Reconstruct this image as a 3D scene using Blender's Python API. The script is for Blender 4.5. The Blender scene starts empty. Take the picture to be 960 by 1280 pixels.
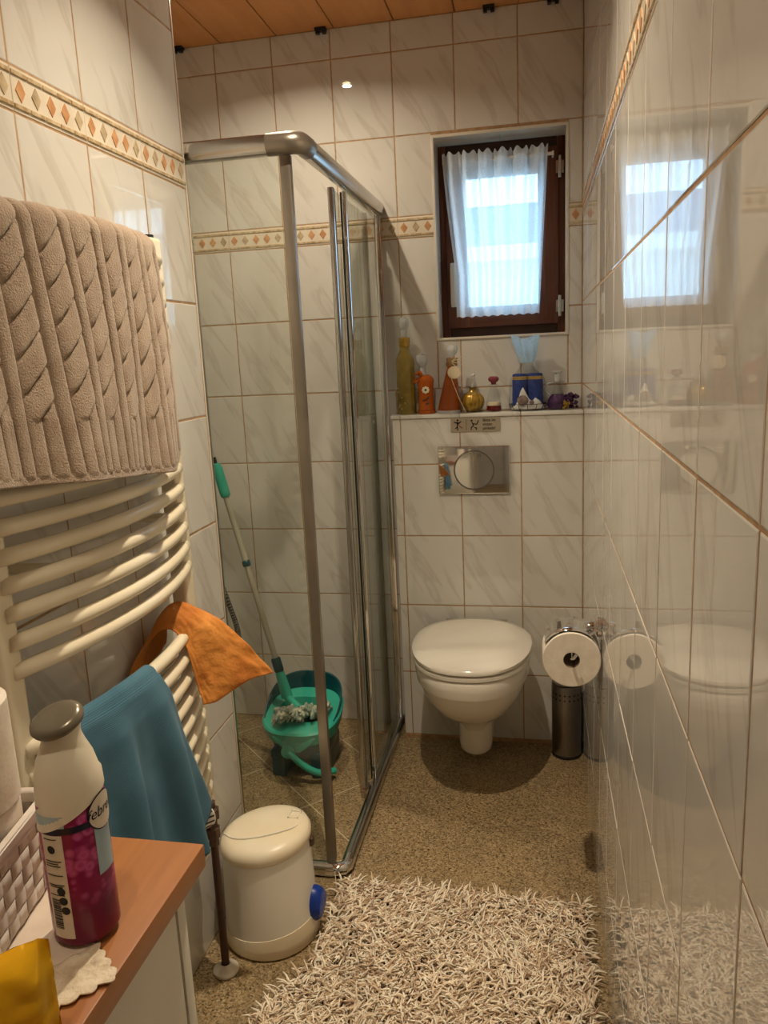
import bpy, bmesh, math, random
from mathutils import Vector, Matrix, noise

random.seed(7)
PI = math.pi
SC = bpy.context.scene
COL = SC.collection

# ------------------------------------------------------------------ camera
cam_d = bpy.data.cameras.new('camera')
cam = bpy.data.objects.new('camera', cam_d)
COL.objects.link(cam)
RT = Vector((0.98045459, 0.19130287, -0.04595657))
UP = Vector((0.00592546, 0.204766, 0.97879302))
FW = Vector((-0.19665626, 0.95993442, -0.19963021))
m = Matrix.Identity(4)
for i in range(3):
    m[i][0] = RT[i]; m[i][1] = UP[i]; m[i][2] = -FW[i]
m[0][3], m[1][3], m[2][3] = 0.0, 0.0, 1.3988
cam.matrix_world = m
cam_d.sensor_fit = 'VERTICAL'
cam_d.sensor_height = 36.0
cam_d.sensor_width = 27.0
cam_d.lens = 967.566 / 1280 * 36.0
cam_d.clip_start = 0.02
SC.camera = cam

# ------------------------------------------------------------------ world, light, exposure
W = bpy.data.worlds.new('sky')
SC.world = W
W.use_nodes = True
bg = W.node_tree.nodes['Background']
bg.inputs[0].default_value = (0.38, 0.68, 1.0, 1)
bg.inputs[1].default_value = 8.5
SC.view_settings.view_transform = 'Standard'
SC.view_settings.look = 'None'
SC.view_settings.gamma = 1.0
SC.view_settings.use_curve_mapping = False
SC.view_settings.exposure = 0.0
SC.cycles.max_bounces = 10
SC.cycles.transparent_max_bounces = 16
SC.cycles.sample_clamp_indirect = 4.0
SC.cycles.caustics_reflective = False
SC.cycles.caustics_refractive = False

WARM = (1.0, 0.85, 0.63)
LAMPS = [(-0.30, 1.38, 9.9, 110, 'ceiling spotlight above the rug'),
         (-0.73, 2.23, 6.8, 148, 'ceiling spotlight above the shower tray'),
         (-0.34, 0.20, 3.3, 140, 'ceiling spotlight above the beech cabinet')]

# room numbers (metres)
YB, YF, XR, XL, YE = 2.7274, 2.6164, 0.1444, -0.7963, 1.7881
XS = -1.36            # left wall of the shower
YR = -0.95            # wall behind the camera
ZC = 2.452
ZS = 1.191            # ledge top
T = 0.203

# ------------------------------------------------------------------ material helpers
def srgb(r, g, b):
    f = lambda c: (c / 255 / 12.92) if c / 255 <= 0.04045 else ((c / 255 + 0.055) / 1.055) ** 2.4
    return (f(r), f(g), f(b), 1)

def mat(name, col, rough=0.5, metal=0.0, spec=0.5, trans=0.0, ior=1.45, alpha=1.0, emit=None, estr=0.0, sheen=0.0, coat=0.0):
    M = bpy.data.materials.new(name)
    M.use_nodes = True
    b = M.node_tree.nodes['Principled BSDF']
    if len(col) == 3: col = (*col, 1)
    b.inputs['Base Color'].default_value = col
    b.inputs['Roughness'].default_value = rough
    b.inputs['Metallic'].default_value = metal
    b.inputs['Specular IOR Level'].default_value = spec
    b.inputs['Transmission Weight'].default_value = trans
    b.inputs['IOR'].default_value = ior
    b.inputs['Alpha'].default_value = alpha
    b.inputs['Sheen Weight'].default_value = sheen
    b.inputs['Coat Weight'].default_value = coat
    if emit:
        b.inputs['Emission Color'].default_value = (*emit, 1)
        b.inputs['Emission Strength'].default_value = estr
    return M

def nodes(M):
    nt = M.node_tree
    return nt, nt.nodes, nt.links, nt.nodes['Principled BSDF']

def ramp(N, stops):
    r = N.new('ShaderNodeValToRGB')
    e = r.color_ramp.elements
    while len(e) < len(stops): e.new(0.5)
    for k, (p, c) in enumerate(stops):
        e[k].position = p
        e[k].color = c if len(c) == 4 else (*c, 1)
    return r

def coords(N, L, scale=(1, 1, 1), rot=(0, 0, 0), rand=False):
    tc = N.new('ShaderNodeTexCoord')
    mp = N.new('ShaderNodeMapping')
    mp.inputs['Scale'].default_value = scale
    mp.inputs['Rotation'].default_value = rot
    if rand:
        oi = N.new('ShaderNodeObjectInfo')
        mu = N.new('ShaderNodeVectorMath'); mu.operation = 'SCALE'
        mu.inputs[0].default_value = (37.1, 91.7, 53.3)
        L.new(oi.outputs['Random'], mu.inputs['Scale'])
        ad = N.new('ShaderNodeVectorMath'); ad.operation = 'ADD'
        L.new(tc.outputs['Object'], mp.inputs['Vector'])
        L.new(mp.outputs[0], ad.inputs[0]); L.new(mu.outputs[0], ad.inputs[1])
        return ad.outputs[0]
    L.new(tc.outputs['Object'], mp.inputs['Vector'])
    return mp.outputs[0]

def noisetex(N, L, vec, scale, detail=4, rough=0.5, dist=0.0):
    n = N.new('ShaderNodeTexNoise')
    n.inputs['Scale'].default_value = scale
    n.inputs['Detail'].default_value = detail
    n.inputs['Roughness'].default_value = rough
    n.inputs['Distortion'].default_value = dist
    L.new(vec, n.inputs['Vector'])
    return n

def bump(N, L, b, height, strength=0.3, dist=0.01):
    bn = N.new('ShaderNodeBump')
    bn.inputs['Strength'].default_value = strength
    bn.inputs['Distance'].default_value = dist
    L.new(height, bn.inputs['Height'])
    L.new(bn.outputs[0], b.inputs['Normal'])

def noisy(name, c1, c2, scale=8, rough=0.5, stretch=(1, 1, 1), bumpy=0.0, metal=0, detail=5, lo=0.35, hi=0.65, rand=False, spec=0.5, bscale=None, bdist=0.004, sheen=0.0):
    M = mat(name, c1, rough, metal, spec, sheen=sheen)
    nt, N, L, b = nodes(M)
    v = coords(N, L, stretch, rand=rand)
    n = noisetex(N, L, v, scale, detail)
    r = ramp(N, [(lo, c1), (hi, c2)])
    L.new(n.outputs['Fac'], r.inputs[0]); L.new(r.outputs[0], b.inputs['Base Color'])
    if bumpy:
        h = n.outputs['Fac']
        if bscale:
            h = noisetex(N, L, coords(N, L), bscale, 3).outputs['Fac']
        bump(N, L, b, h, bumpy, bdist)
    return M

def tile_material():
    M = mat('marbled_tile_glaze', (0.7, 0.64, 0.56), 0.012, spec=0.5, ior=1.72)
    nt, N, L, b = nodes(M)
    tc = N.new('ShaderNodeTexCoord')
    m1 = N.new('ShaderNodeMapping'); m1.inputs['Rotation'].default_value = (0, math.radians(31), 0)
    m2 = N.new('ShaderNodeMapping'); m2.inputs['Scale'].default_value = (21, 4, 3.6)
    oi = N.new('ShaderNodeObjectInfo')
    mu = N.new('ShaderNodeVectorMath'); mu.operation = 'SCALE'; mu.inputs[0].default_value = (37.1, 91.7, 53.3)
    ad = N.new('ShaderNodeVectorMath'); ad.operation = 'ADD'
    L.new(tc.outputs['Object'], m1.inputs['Vector']); L.new(m1.outputs[0], m2.inputs['Vector'])
    L.new(oi.outputs['Random'], mu.inputs['Scale']); L.new(m2.outputs[0], ad.inputs[0]); L.new(mu.outputs[0], ad.inputs[1])
    n1 = noisetex(N, L, ad.outputs[0], 1.0, 5, 0.5, 0.5)
    r1 = ramp(N, [(0.54, (0, 0, 0)), (0.62, (0.36, 0.36, 0.36)), (0.68, (0.06, 0.06, 0.06)), (0.80, (0.3, 0.3, 0.3))])
    L.new(n1.outputs['Fac'], r1.inputs[0])
    v2 = coords(N, L, (1, 1, 1), rand=True)
    n2 = noisetex(N, L, v2, 7, 3)
    r2 = ramp(N, [(0.3, (0.70, 0.68, 0.64)), (0.7, (0.66, 0.635, 0.585))])
    L.new(n2.outputs['Fac'], r2.inputs[0])
    mx = N.new('ShaderNodeMix'); mx.data_type = 'RGBA'
    L.new(r1.outputs[0], mx.inputs['Factor'])
    L.new(r2.outputs[0], mx.inputs['A'])
    mx.inputs['B'].default_value = (0.42, 0.37, 0.31, 1)
    L.new(mx.outputs['Result'], b.inputs['Base Color'])
    n3 = noisetex(N, L, coords(N, L, (1, 1, 1), rand=True), 9, 2)
    bump(N, L, b, n3.outputs['Fac'], 0.02, 0.001)
    return M

def glass_material(name, tint, refl=1.45, rough=0.0):
    """thin sheet glass: clear with a slight tint, mirror-like at grazing angles"""
    M = bpy.data.materials.new(name); M.use_nodes = True
    nt = M.node_tree; N = nt.nodes; L = nt.links
    N.remove(N['Principled BSDF'])
    out = N['Material Output']
    t = N.new('ShaderNodeBsdfTransparent'); t.inputs[0].default_value = (*tint, 1)
    g = N.new('ShaderNodeBsdfGlossy'); g.inputs['Roughness'].default_value = rough
    lw = N.new('ShaderNodeLayerWeight'); lw.inputs['Blend'].default_value = 0.5
    pw = N.new('ShaderNodeMath'); pw.operation = 'POWER'; pw.inputs[1].default_value = 5.0
    L.new(lw.outputs['Facing'], pw.inputs[0])
    f = N.new('ShaderNodeMath'); f.operation = 'MULTIPLY_ADD'; f.inputs[1].default_value = 0.9; f.inputs[2].default_value = 0.035
    L.new(pw.outputs[0], f.inputs[0])
    mx = N.new('ShaderNodeMixShader')
    L.new(f.outputs[0], mx.inputs[0]); L.new(t.outputs[0], mx.inputs[1]); L.new(g.outputs[0], mx.inputs[2])
    L.new(mx.outputs[0], out.inputs[0])
    return M

def sheer_material(name, col, clear=0.5, rough=0.6):
    """thin see-through sheet: part transparent, part translucent, part diffuse"""
    M = bpy.data.materials.new(name); M.use_nodes = True
    nt = M.node_tree; N = nt.nodes; L = nt.links
    N.remove(N['Principled BSDF'])
    out = N['Material Output']
    t = N.new('ShaderNodeBsdfTransparent')
    tl = N.new('ShaderNodeBsdfTranslucent'); tl.inputs[0].default_value = (*col, 1)
    df = N.new('ShaderNodeBsdfDiffuse'); df.inputs[0].default_value = (*col, 1)
    m1 = N.new('ShaderNodeMixShader'); m1.inputs[0].default_value = 0.5
    L.new(tl.outputs[0], m1.inputs[1]); L.new(df.outputs[0], m1.inputs[2])
    v = coords(N, L, (1, 1, 1))
    n = noisetex(N, L, v, 300, 2)
    r = ramp(N, [(0.35, (clear * 1.3,) * 3), (0.65, (clear * 0.7,) * 3)])
    L.new(n.outputs['Fac'], r.inputs[0])
    lw = N.new('ShaderNodeLayerWeight'); lw.inputs['Blend'].default_value = 0.5     # slanted cloth lets less through
    iv = N.new('ShaderNodeMath'); iv.operation = 'SUBTRACT'; iv.inputs[0].default_value = 1.0; L.new(lw.outputs['Facing'], iv.inputs[1])
    pm = N.new('ShaderNodeMath'); pm.operation = 'POWER'; pm.inputs[1].default_value = 1.6; L.new(iv.outputs[0], pm.inputs[0])
    mm = N.new('ShaderNodeMath'); mm.operation = 'MULTIPLY'; L.new(r.outputs[0], mm.inputs[0]); L.new(pm.outputs[0], mm.inputs[1])
    mx = N.new('ShaderNodeMixShader')
    L.new(mm.outputs[0], mx.inputs[0]); L.new(m1.outputs[0], mx.inputs[1]); L.new(t.outputs[0], mx.inputs[2])
    L.new(mx.outputs[0], out.inputs[0])
    return M

M = {}
M['tile'] = tile_material()
M['grout'] = noisy('brown_grout', srgb(182, 148, 110), srgb(160, 126, 90), 60, 0.9)
M['trim'] = noisy('cream_edge_trim', srgb(222, 214, 200), srgb(212, 202, 186), 20, 0.3)
M['diamond_o'] = noisy('terracotta_inlay', srgb(208, 162, 118), srgb(184, 132, 90), 45, 0.3, rand=True)
M['diamond_t'] = noisy('travertine_inlay', srgb(196, 176, 144), srgb(160, 142, 112), 45, 0.35, rand=True)
M['rail'] = noisy('mottled_border_rail', srgb(206, 188, 156), srgb(170, 142, 104), 70, 0.25, rand=True)
M['border'] = noisy('cream_border_glaze', srgb(226, 216, 198), srgb(214, 202, 182), 14, 0.12, rand=True)

def floor_material():
    M_ = mat('speckled_cork_stone', (0.3, 0.2, 0.1), 0.42)
    nt, N, L, b = nodes(M_)
    v = coords(N, L, rand=True)
    vo = N.new('ShaderNodeTexVoronoi'); vo.inputs['Scale'].default_value = 260
    L.new(v, vo.inputs['Vector'])
    sp = N.new('ShaderNodeSeparateColor'); L.new(vo.outputs['Color'], sp.inputs[0])
    r = ramp(N, [(0.0, srgb(74, 60, 42)), (0.10, srgb(118, 98, 70)), (0.45, srgb(150, 128, 94)), (0.8, srgb(168, 146, 110)), (1.0, srgb(188, 166, 130))])
    L.new(sp.outputs[0], r.inputs[0])
    n = noisetex(N, L, v, 9, 3)
    r2 = ramp(N, [(0.3, (0.8, 0.8, 0.8)), (0.7, (1.0, 0.98, 0.94))])
    L.new(n.outputs['Fac'], r2.inputs[0])
    mx = N.new('ShaderNodeMix'); mx.data_type = 'RGBA'; mx.blend_type = 'MULTIPLY'
    mx.inputs['Factor'].default_value = 1
    L.new(r.outputs[0], mx.inputs['A']); L.new(r2.outputs[0], mx.inputs['B'])
    L.new(mx.outputs['Result'], b.inputs['Base Color'])
    bump(N, L, b, vo.outputs['Distance'], 0.15, 0.002)
    return M_
M['floor'] = floor_material()
M['floor_grout'] = noisy('pale_floor_grout', srgb(158, 138, 104), srgb(142, 120, 88), 50, 0.9)

def wood(name, c1, c2, axis='y', rough=0.4, scale=3.0, stretch=14, rand=True):
    M_ = mat(name, c1, rough)
    nt, N, L, b = nodes(M_)
    s = {'x': (1, stretch, stretch), 'y': (stretch, 1, stretch), 'z': (stretch, stretch, 1)}[axis]
    v = coords(N, L, s, rand=rand)
    n = noisetex(N, L, v, scale, 6, 0.6, 0.6)
    r = ramp(N, [(0.3, c1), (0.7, c2)])
    L.new(n.outputs['Fac'], r.inputs[0]); L.new(r.outputs[0], b.inputs['Base Color'])
    bump(N, L, b, n.outputs['Fac'], 0.08, 0.002)
    return M_
M['plank'] = wood('alder_ceiling_veneer', srgb(220, 154, 92), srgb(204, 136, 76), 'y', 0.38, 2.2, 9)
M['gap'] = mat('dark_joint', srgb(70, 44, 24), 0.9)
M['mahogany_v'] = wood('brown_stained_wood', srgb(112, 62, 40), srgb(76, 38, 24), 'z', 0.35, 4, 16)
M['mahogany_h'] = wood('brown_stained_wood_across', srgb(112, 62, 40), srgb(76, 38, 24), 'x', 0.35, 4, 16)
M['mahogany_d'] = wood('dark_stained_wood', srgb(70, 38, 26), srgb(48, 24, 16), 'x', 0.4, 4, 16)
M['beech'] = wood('beech_laminate', srgb(172, 114, 66), srgb(154, 98, 54), 'y', 0.35, 3.5, 12)
M['white_lac'] = noisy('cream_white_lacquer', srgb(226, 220, 204), srgb(220, 213, 196), 6, 0.4)
M['ceramic'] = noisy('white_sanitary_ceramic', srgb(232, 226, 216), srgb(228, 221, 210), 4, 0.07, spec=0.6)
M['seat'] = noisy('white_thermoset_plastic', srgb(232, 226, 215), srgb(228, 221, 209), 4, 0.14)
M['chrome'] = noisy('polished_chrome', (0.82, 0.82, 0.82, 1), (0.78, 0.78, 0.78, 1), 6, 0.05, metal=1)
M['alu'] = noisy('satin_silver_profile', (0.56, 0.55, 0.53, 1), (0.50, 0.49, 0.47, 1), 10, 0.2, metal=1)
M['alu_dull'] = noisy('dull_grey_profile', srgb(150, 142, 132), srgb(138, 130, 120), 10, 0.3, metal=0.75)
M['brushed'] = noisy('brushed_steel', (0.30, 0.28, 0.26, 1), (0.24, 0.22, 0.20, 1), 30, 0.28, stretch=(30, 30, 1), metal=1)
M['black'] = noisy('black_plastic', srgb(22, 22, 24), srgb(30, 30, 32), 20, 0.4)
M['seal'] = noisy('dark_rubber_seal', srgb(18, 20, 20), srgb(26, 28, 28), 20, 0.5)
M['sglass'] = glass_material('greenish_shower_glass', (0.968, 0.99, 0.972))
M['pane'] = glass_material('window_glass', (0.97, 0.985, 0.99))
M['curtain'] = sheer_material('white_sheer_voile', (0.92, 0.95, 0.97), 0.30)
M['cello'] = sheer_material('clear_cellophane', (0.75, 0.85, 0.95), 0.74)
M['cello_top'] = sheer_material('gathered_cellophane', (0.62, 0.82, 0.98), 0.25)
M['white_plastic'] = noisy('white_plastic', srgb(226, 220, 208), srgb(220, 213, 200), 6, 0.3)
M['bin'] = noisy('grey_white_bin_plastic', srgb(234, 230, 220), srgb(228, 223, 212), 5, 0.35)
M['bin_lid'] = noisy('cream_bin_lid', srgb(236, 226, 204), srgb(230, 214, 184), 9, 0.3)
M['blue_plastic'] = noisy('bright_blue_plastic', srgb(14, 62, 160), srgb(10, 48, 134), 8, 0.35)
M['rad'] = noisy('cream_radiator_enamel', srgb(232, 222, 198), srgb(226, 214, 188), 5, 0.18)
M['pipe'] = noisy('dark_brown_pipe', srgb(78, 46, 34), srgb(60, 34, 26), 18, 0.35)
M['valve'] = noisy('tarnished_brass', srgb(96, 76, 62), srgb(70, 54, 44), 30, 0.5, metal=0.4)
M['teal'] = noisy('teal_green_plastic', srgb(56, 178, 156), srgb(48, 164, 144), 6, 0.35)
M['teal_dark'] = noisy('dark_petrol_plastic', srgb(14, 74, 84), srgb(10, 60, 70), 6, 0.3)
M['mop_pole'] = noisy('grey_lacquered_pole', srgb(176, 170, 152), srgb(164, 158, 140), 10, 0.35)
M['mop_cloth'] = noisy('grey_fringe_yarn', srgb(206, 206, 186), srgb(112, 134, 124), 60, 0.95, bumpy=0.4)
M['hose_dark'] = mat('dark_hose_ring', srgb(38, 36, 34), 0.3)
M['hose_light'] = mat('steel_hose_ring', srgb(150, 146, 138), 0.25, 0.8)
M['paper'] = noisy('soft_white_paper', srgb(236, 226, 212), srgb(226, 214, 198), 40, 0.95, bumpy=0.3, bscale=130, bdist=0.002)
M['paper_core'] = mat('cardboard_core', srgb(120, 100, 80), 0.9)
M['rug_base'] = noisy('brown_rug_backing', srgb(120, 100, 84), srgb(96, 78, 64), 40, 0.95)
M['lamp_ring'] = noisy('white_lamp_ring', srgb(230, 228, 222), srgb(224, 222, 214), 8, 0.3)
M['bulb'] = mat('glowing_lamp_lens', (1, 0.9, 0.7), 0.5, emit=(1.0, 0.78, 0.5), estr=14)
M['text'] = mat('black_print', srgb(26, 22, 22), 0.5)
M['red_print'] = mat('red_print', srgb(150, 30, 40), 0.5)
M['plate_gold'] = noisy('brushed_sign_metal', (0.62, 0.55, 0.42, 1), (0.56, 0.50, 0.40, 1), 30, 0.3, stretch=(1, 1, 20), metal=0.7)
M['render'] = noisy('pale_house_render', srgb(230, 230, 226), srgb(222, 222, 218), 1.5, 0.9)
M['roof'] = noisy('slate_roof', srgb(120, 132, 146), srgb(100, 112, 128), 3, 0.8)
M['ground'] = noisy('pale_paving', srgb(196, 192, 184), srgb(180, 176, 168), 2, 0.9)

def attr_mat(name, rough=0.9, sheen=0.0):
    M_ = mat(name, (0.5, 0.5, 0.5), rough, sheen=sheen)
    nt, N, L, b = nodes(M_)
    a = N.new('ShaderNodeAttribute'); a.attribute_name = 'yarn'
    L.new(a.outputs['Color'], b.inputs['Base Color'])
    return M_
M['pile'] = attr_mat('shaggy_yarn', 0.75, 0.35)

# ------------------------------------------------------------------ mesh helpers
class MB:
    def __init__(s): s.v = []; s.f = []
    def add(s, v, f):
        o = len(s.v); s.v += [tuple(p) for p in v]; s.f += [tuple(i + o for i in q) for q in f]; return s
    def box(s, lo, hi):
        x0, y0, z0 = lo; x1, y1, z1 = hi
        return s.add([(x0, y0, z0), (x1, y0, z0), (x1, y1, z0), (x0, y1, z0), (x0, y0, z1), (x1, y0, z1), (x1, y1, z1), (x0, y1, z1)],
                     [(0, 3, 2, 1), (4, 5, 6, 7), (0, 1, 5, 4), (1, 2, 6, 5), (2, 3, 7, 6), (3, 0, 4, 7)])
    def tube(s, pts, r, n=12, caps=True, squash=None):
        pts = [Vector(p) for p in pts]
        rs = r if isinstance(r, (list, tuple)) else [r] * len(pts)
        o = len(s.v); prev = None
        for i, p in enumerate(pts):
            d = (pts[min(i + 1, len(pts) - 1)] - pts[max(i - 1, 0)]).normalized()
            if prev is None:
                a = Vector((0, 0, 1)) if abs(d.z) < 0.9 else Vector((1, 0, 0))
                e1 = d.cross(a).normalized()
            else:
                e1 = (prev - d * prev.dot(d)).normalized()
            prev = e1; e2 = d.cross(e1)
            for k in range(n):
                t = 2 * PI * k / n
                s.v.append(tuple(p + rs[i] * (math.cos(t) * e1 + math.sin(t) * e2)))
        for i in range(len(pts) - 1):
            for k in range(n):
                a = o + i * n + k; b = o + i * n + (k + 1) % n
                s.f.append((a, b, b + n, a + n))
        if caps:
            s.f.append(tuple(o + k for k in reversed(range(n))))
            e = o + (len(pts) - 1) * n
            s.f.append(tuple(e + k for k in range(n)))
        return s
    def lathe(s, prof, n=32, c=(0, 0, 0), sx=1.0, sy=1.0, capb=True, capt=True, axis='z', lean=None):
        """prof: (radius, height) pairs bottom to top"""
        o = len(s.v)
        for (r, h) in prof:
            for k in range(n):
                t = 2 * PI * k / n
                x, y, z = r * sx * math.cos(t), r * sy * math.sin(t), h
                if lean: x += lean[0] * h; y += lean[1] * h
                if axis == 'y': x, y, z = x, z, y
                if axis == 'x': x, y, z = z, x, y
                s.v.append((c[0] + x, c[1] + y, c[2] + z))
        for i in range(len(prof) - 1):
            for k in range(n):
                a = o + i * n + k; b = o + i * n + (k + 1) % n
                s.f.append((a, b, b + n, a + n) if axis != 'y' else (b, a, a + n, b + n))
        if capb and prof[0][0] > 1e-6: s.f.append(tuple(o + k for k in reversed(range(n))))
        if capt and prof[-1][0] > 1e-6:
            e = o + (len(prof) - 1) * n; s.f.append(tuple(e + k for k in range(n)))
        return s
    def grid(s, fn, nu, nv, flip=False):
        o = len(s.v)
        for j in range(nv + 1):
            for i in range(nu + 1):
                s.v.append(tuple(fn(i / nu, j / nv)))
        for j in range(nv):
            for i in range(nu):
                a = o + j * (nu + 1) + i
                q = (a, a + 1, a + nu + 2, a + nu + 1)
                s.f.append(q[::-1] if flip else q)
        return s
    def loft(s, rings, capb=True, capt=True):
        o = len(s.v); n = len(rings[0])
        for r in rings: s.v += [tuple(p) for p in r]
        for i in range(len(rings) - 1):
            for k in range(n):
                a = o + i * n + k; b = o + i * n + (k + 1) % n
                s.f.append((a, b, b + n, a + n))
        if capb: s.f.append(tuple(o + k for k in reversed(range(n))))
        if capt: s.f.append(tuple(o + (len(rings) - 1) * n + k for k in range(n)))
        return s
    def prism(s, poly, y0, y1):
        """poly in (x,z), extruded along y"""
        n = len(poly); o = len(s.v)
        s.v += [(p[0], y0, p[1]) for p in poly] + [(p[0], y1, p[1]) for p in poly]
        s.f.append(tuple(o + k for k in range(n)))
        s.f.append(tuple(o + n + k for k in reversed(range(n))))
        for k in range(n):
            b = (k + 1) % n
            s.f.append((o + b, o + k, o + n + k, o + n + b))
        return s
    def mesh(s, name, bevel=0.0, seg=2, fix=True):
        me = bpy.data.meshes.new(name)
        me.from_pydata(s.v, [], s.f)
        bm = bmesh.new(); bm.from_mesh(me)
        bmesh.ops.remove_doubles(bm, verts=bm.verts, dist=1e-6)
        if fix: bmesh.ops.recalc_face_normals(bm, faces=bm.faces)
        if bevel:
            ed = [e for e in bm.edges if len(e.link_faces) == 2 and e.calc_face_angle(0) > 0.6]
            bmesh.ops.bevel(bm, geom=ed, offset=bevel, segments=seg, affect='EDGES', profile=0.6)
        bm.to_mesh(me); bm.free()
        return me
    def build(s, name, material, parent=None, bevel=0.0, seg=2, smooth=True, ang=40, fix=True, thick=0.0, subsurf=0):
        me = s.mesh(name, bevel, seg, fix)
        return link(name, me, material, parent, smooth, ang, thick, subsurf)

def link(name, me, material, parent=None, smooth=True, ang=40, thick=0.0, subsurf=0):
    if material is not None and not me.materials: me.materials.append(material)
    if smooth:
        me.shade_smooth(); me.set_sharp_from_angle(angle=math.radians(ang))
    o = bpy.data.objects.new(name, me)
    COL.objects.link(o)
    if parent is not None: o.parent = parent
    if thick:
        md = o.modifiers.new('thickness', 'SOLIDIFY'); md.thickness = thick; md.offset = 0
    if subsurf:
        md = o.modifiers.new('subdivision', 'SUBSURF'); md.levels = subsurf; md.render_levels = subsurf
    return o

def tag(o, label, cat, group=None, kind=None):
    o['label'] = label; o['category'] = cat
    if group: o['group'] = group
    if kind: o['kind'] = kind
    return o

def thing(name, label, cat, loc=(0, 0, 0), rotz=0.0, group=None, kind=None):
    o = bpy.data.objects.new(name, None)
    COL.objects.link(o)
    o.empty_display_size = 0.05
    o.location = loc; o.rotation_euler = (0, 0, rotz)
    return tag(o, label, cat, group, kind)

def place(name, me, material, parent, loc, rot=(0, 0, 0)):
    if material is not None and not me.materials: me.materials.append(material)
    o = bpy.data.objects.new(name, me); COL.objects.link(o)
    o.parent = parent; o.location = loc; o.rotation_euler = rot
    return o

def catmull(pts, n=8):
    pts = [Vector(p) for p in pts]
    P = [pts[0] * 2 - pts[1]] + pts + [pts[-1] * 2 - pts[-2]]
    out = []
    for i in range(1, len(P) - 2):
        for k in range(n):
            t = k / n
            a, b, c, d = P[i - 1], P[i], P[i + 1], P[i + 2]
            out.append(0.5 * ((2 * b) + (c - a) * t + (2 * a - 5 * b + 4 * c - d) * t * t + (3 * b - a - 3 * c + d) * t ** 3))
    out.append(pts[-1])
    return out

def net(ctrl):
    """smooth surface through a grid of control points: fn(u, v)"""
    rows = [[Vector(p) for p in r] for r in ctrl]
    def spl(P, t):
        n = len(P) - 1
        x = min(max(t, 0), 1) * n; i = min(int(x), n - 1); t = x - i
        a = P[i - 1] if i > 0 else P[0] * 2 - P[1]
        b, c = P[i], P[i + 1]
        d = P[i + 2] if i + 2 <= n else P[n] * 2 - P[n - 1]
        return 0.5 * ((2 * b) + (c - a) * t + (2 * a - 5 * b + 4 * c - d) * t * t + (3 * b - a - 3 * c + d) * t ** 3)
    return lambda u, v: spl([spl(r, u) for r in rows], v)

# ------------------------------------------------------------------ tiles
TH = 0.007
_tiles = {}
def tile_mesh(w, h):
    key = (round(w, 3), round(h, 3))
    if key in _tiles: return _tiles[key]
    b = min(0.0016, w * 0.2, h * 0.2); d = 0.0006
    W2, H2 = key[0] / 2, key[1] / 2
    v = [(-W2, TH, -H2), (W2, TH, -H2), (W2, TH, H2), (-W2, TH, H2),
         (-W2, d, -H2), (W2, d, -H2), (W2, d, H2), (-W2, d, H2),
         (-W2 + b, 0, -H2 + b), (W2 - b, 0, -H2 + b), (W2 - b, 0, H2 - b), (-W2 + b, 0, H2 - b)]
    f = [(4, 0, 1, 5)[::-1], (5, 1, 2, 6)[::-1], (6, 2, 3, 7)[::-1], (7, 3, 0, 4)[::-1]]
    f = [(0, 1, 5, 4), (1, 2, 6, 5), (2, 3, 7, 6), (3, 0, 4, 7), (4, 5, 9, 8), (5, 6, 10, 9), (6, 7, 11, 10), (7, 4, 8, 11), (8, 9, 10, 11)]
    me = bpy.data.meshes.new('tile'); me.from_pydata(v, [], f)
    bm = bmesh.new(); bm.from_mesh(me)
    bmesh.ops.recalc_face_normals(bm, faces=bm.faces)
    bm.normal_update()
    for fc in bm.faces:
        if len(fc.verts) == 4 and all(abs(q.co.y) < 1e-9 for q in fc.verts) and fc.normal.y > 0:
            bmesh.ops.reverse_faces(bm, faces=bm.faces); break
    bm.to_mesh(me); bm.free()
    me.materials.append(M['tile'])
    me.shade_smooth(); me.set_sharp_from_angle(angle=math.radians(12))
    _tiles[key] = me
    return me

_border = {}
def border_tile(parent, w, h, loc, rotz, first):
    """decor strip: cream field, mottled rails above and below, inlaid diamonds"""
    key = (round(w, 3), round(h, 3))
    if key not in _border:
        b = MB().box((-key[0] / 2, -0.0004, -key[1] / 2), (key[0] / 2, TH, key[1] / 2)).mesh('border_tile', 0.001, 1)
        b.materials.append(M['border'])
        rl = MB()
        rh = 0.007
        nseg = max(1, round(key[0] / 0.0406))
        sw = key[0] / nseg
        for sgn in (-1, 1):
            zc = sgn * (key[1] / 2 - 0.009)
            for k in range(nseg):
                x0 = -key[0] / 2 + k * sw
                rl.box((x0 + 0.0008, -0.0030, zc - rh / 2), (x0 + sw - 0.0008, 0.002, zc + rh / 2))
        r = rl.mesh('border_rail', 0.0008, 1); r.materials.append(M['rail'])
        dm = []
        for mm in ('diamond_o', 'diamond_t'):
            a, c = 0.0135, 0.0185
            me = bpy.data.meshes.new('diamond')
            me.from_pydata([(-a, 0.002, 0), (0, 0.002, -c), (a, 0.002, 0), (0, 0.002, c), (-a * .88, -0.0018, 0), (0, -0.0018, -c * .88), (a * .88, -0.0018, 0), (0, -0.0018, c * .88)], [],
                           [(4, 5, 6, 7), (0, 1, 5, 4), (1, 2, 6, 5), (2, 3, 7, 6), (3, 0, 4, 7)])
            me.materials.append(M[mm]); dm.append(me)
        _border[key] = (b, r, dm, nseg, sw)
    b, r, dm, nseg, sw = _border[key]
    o = place('border_tile', b, None, parent, loc, (0, 0, rotz))
    place('border_rail', r, None, o, (0, 0, 0))
    pat = [0, 1, 0, 0, 1]
    for k in range(nseg):
        place('diamond', dm[pat[(k + first) % 5]], None, o, (-w / 2 + (k + 0.5) * sw, 0, 0))
    return o

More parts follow.
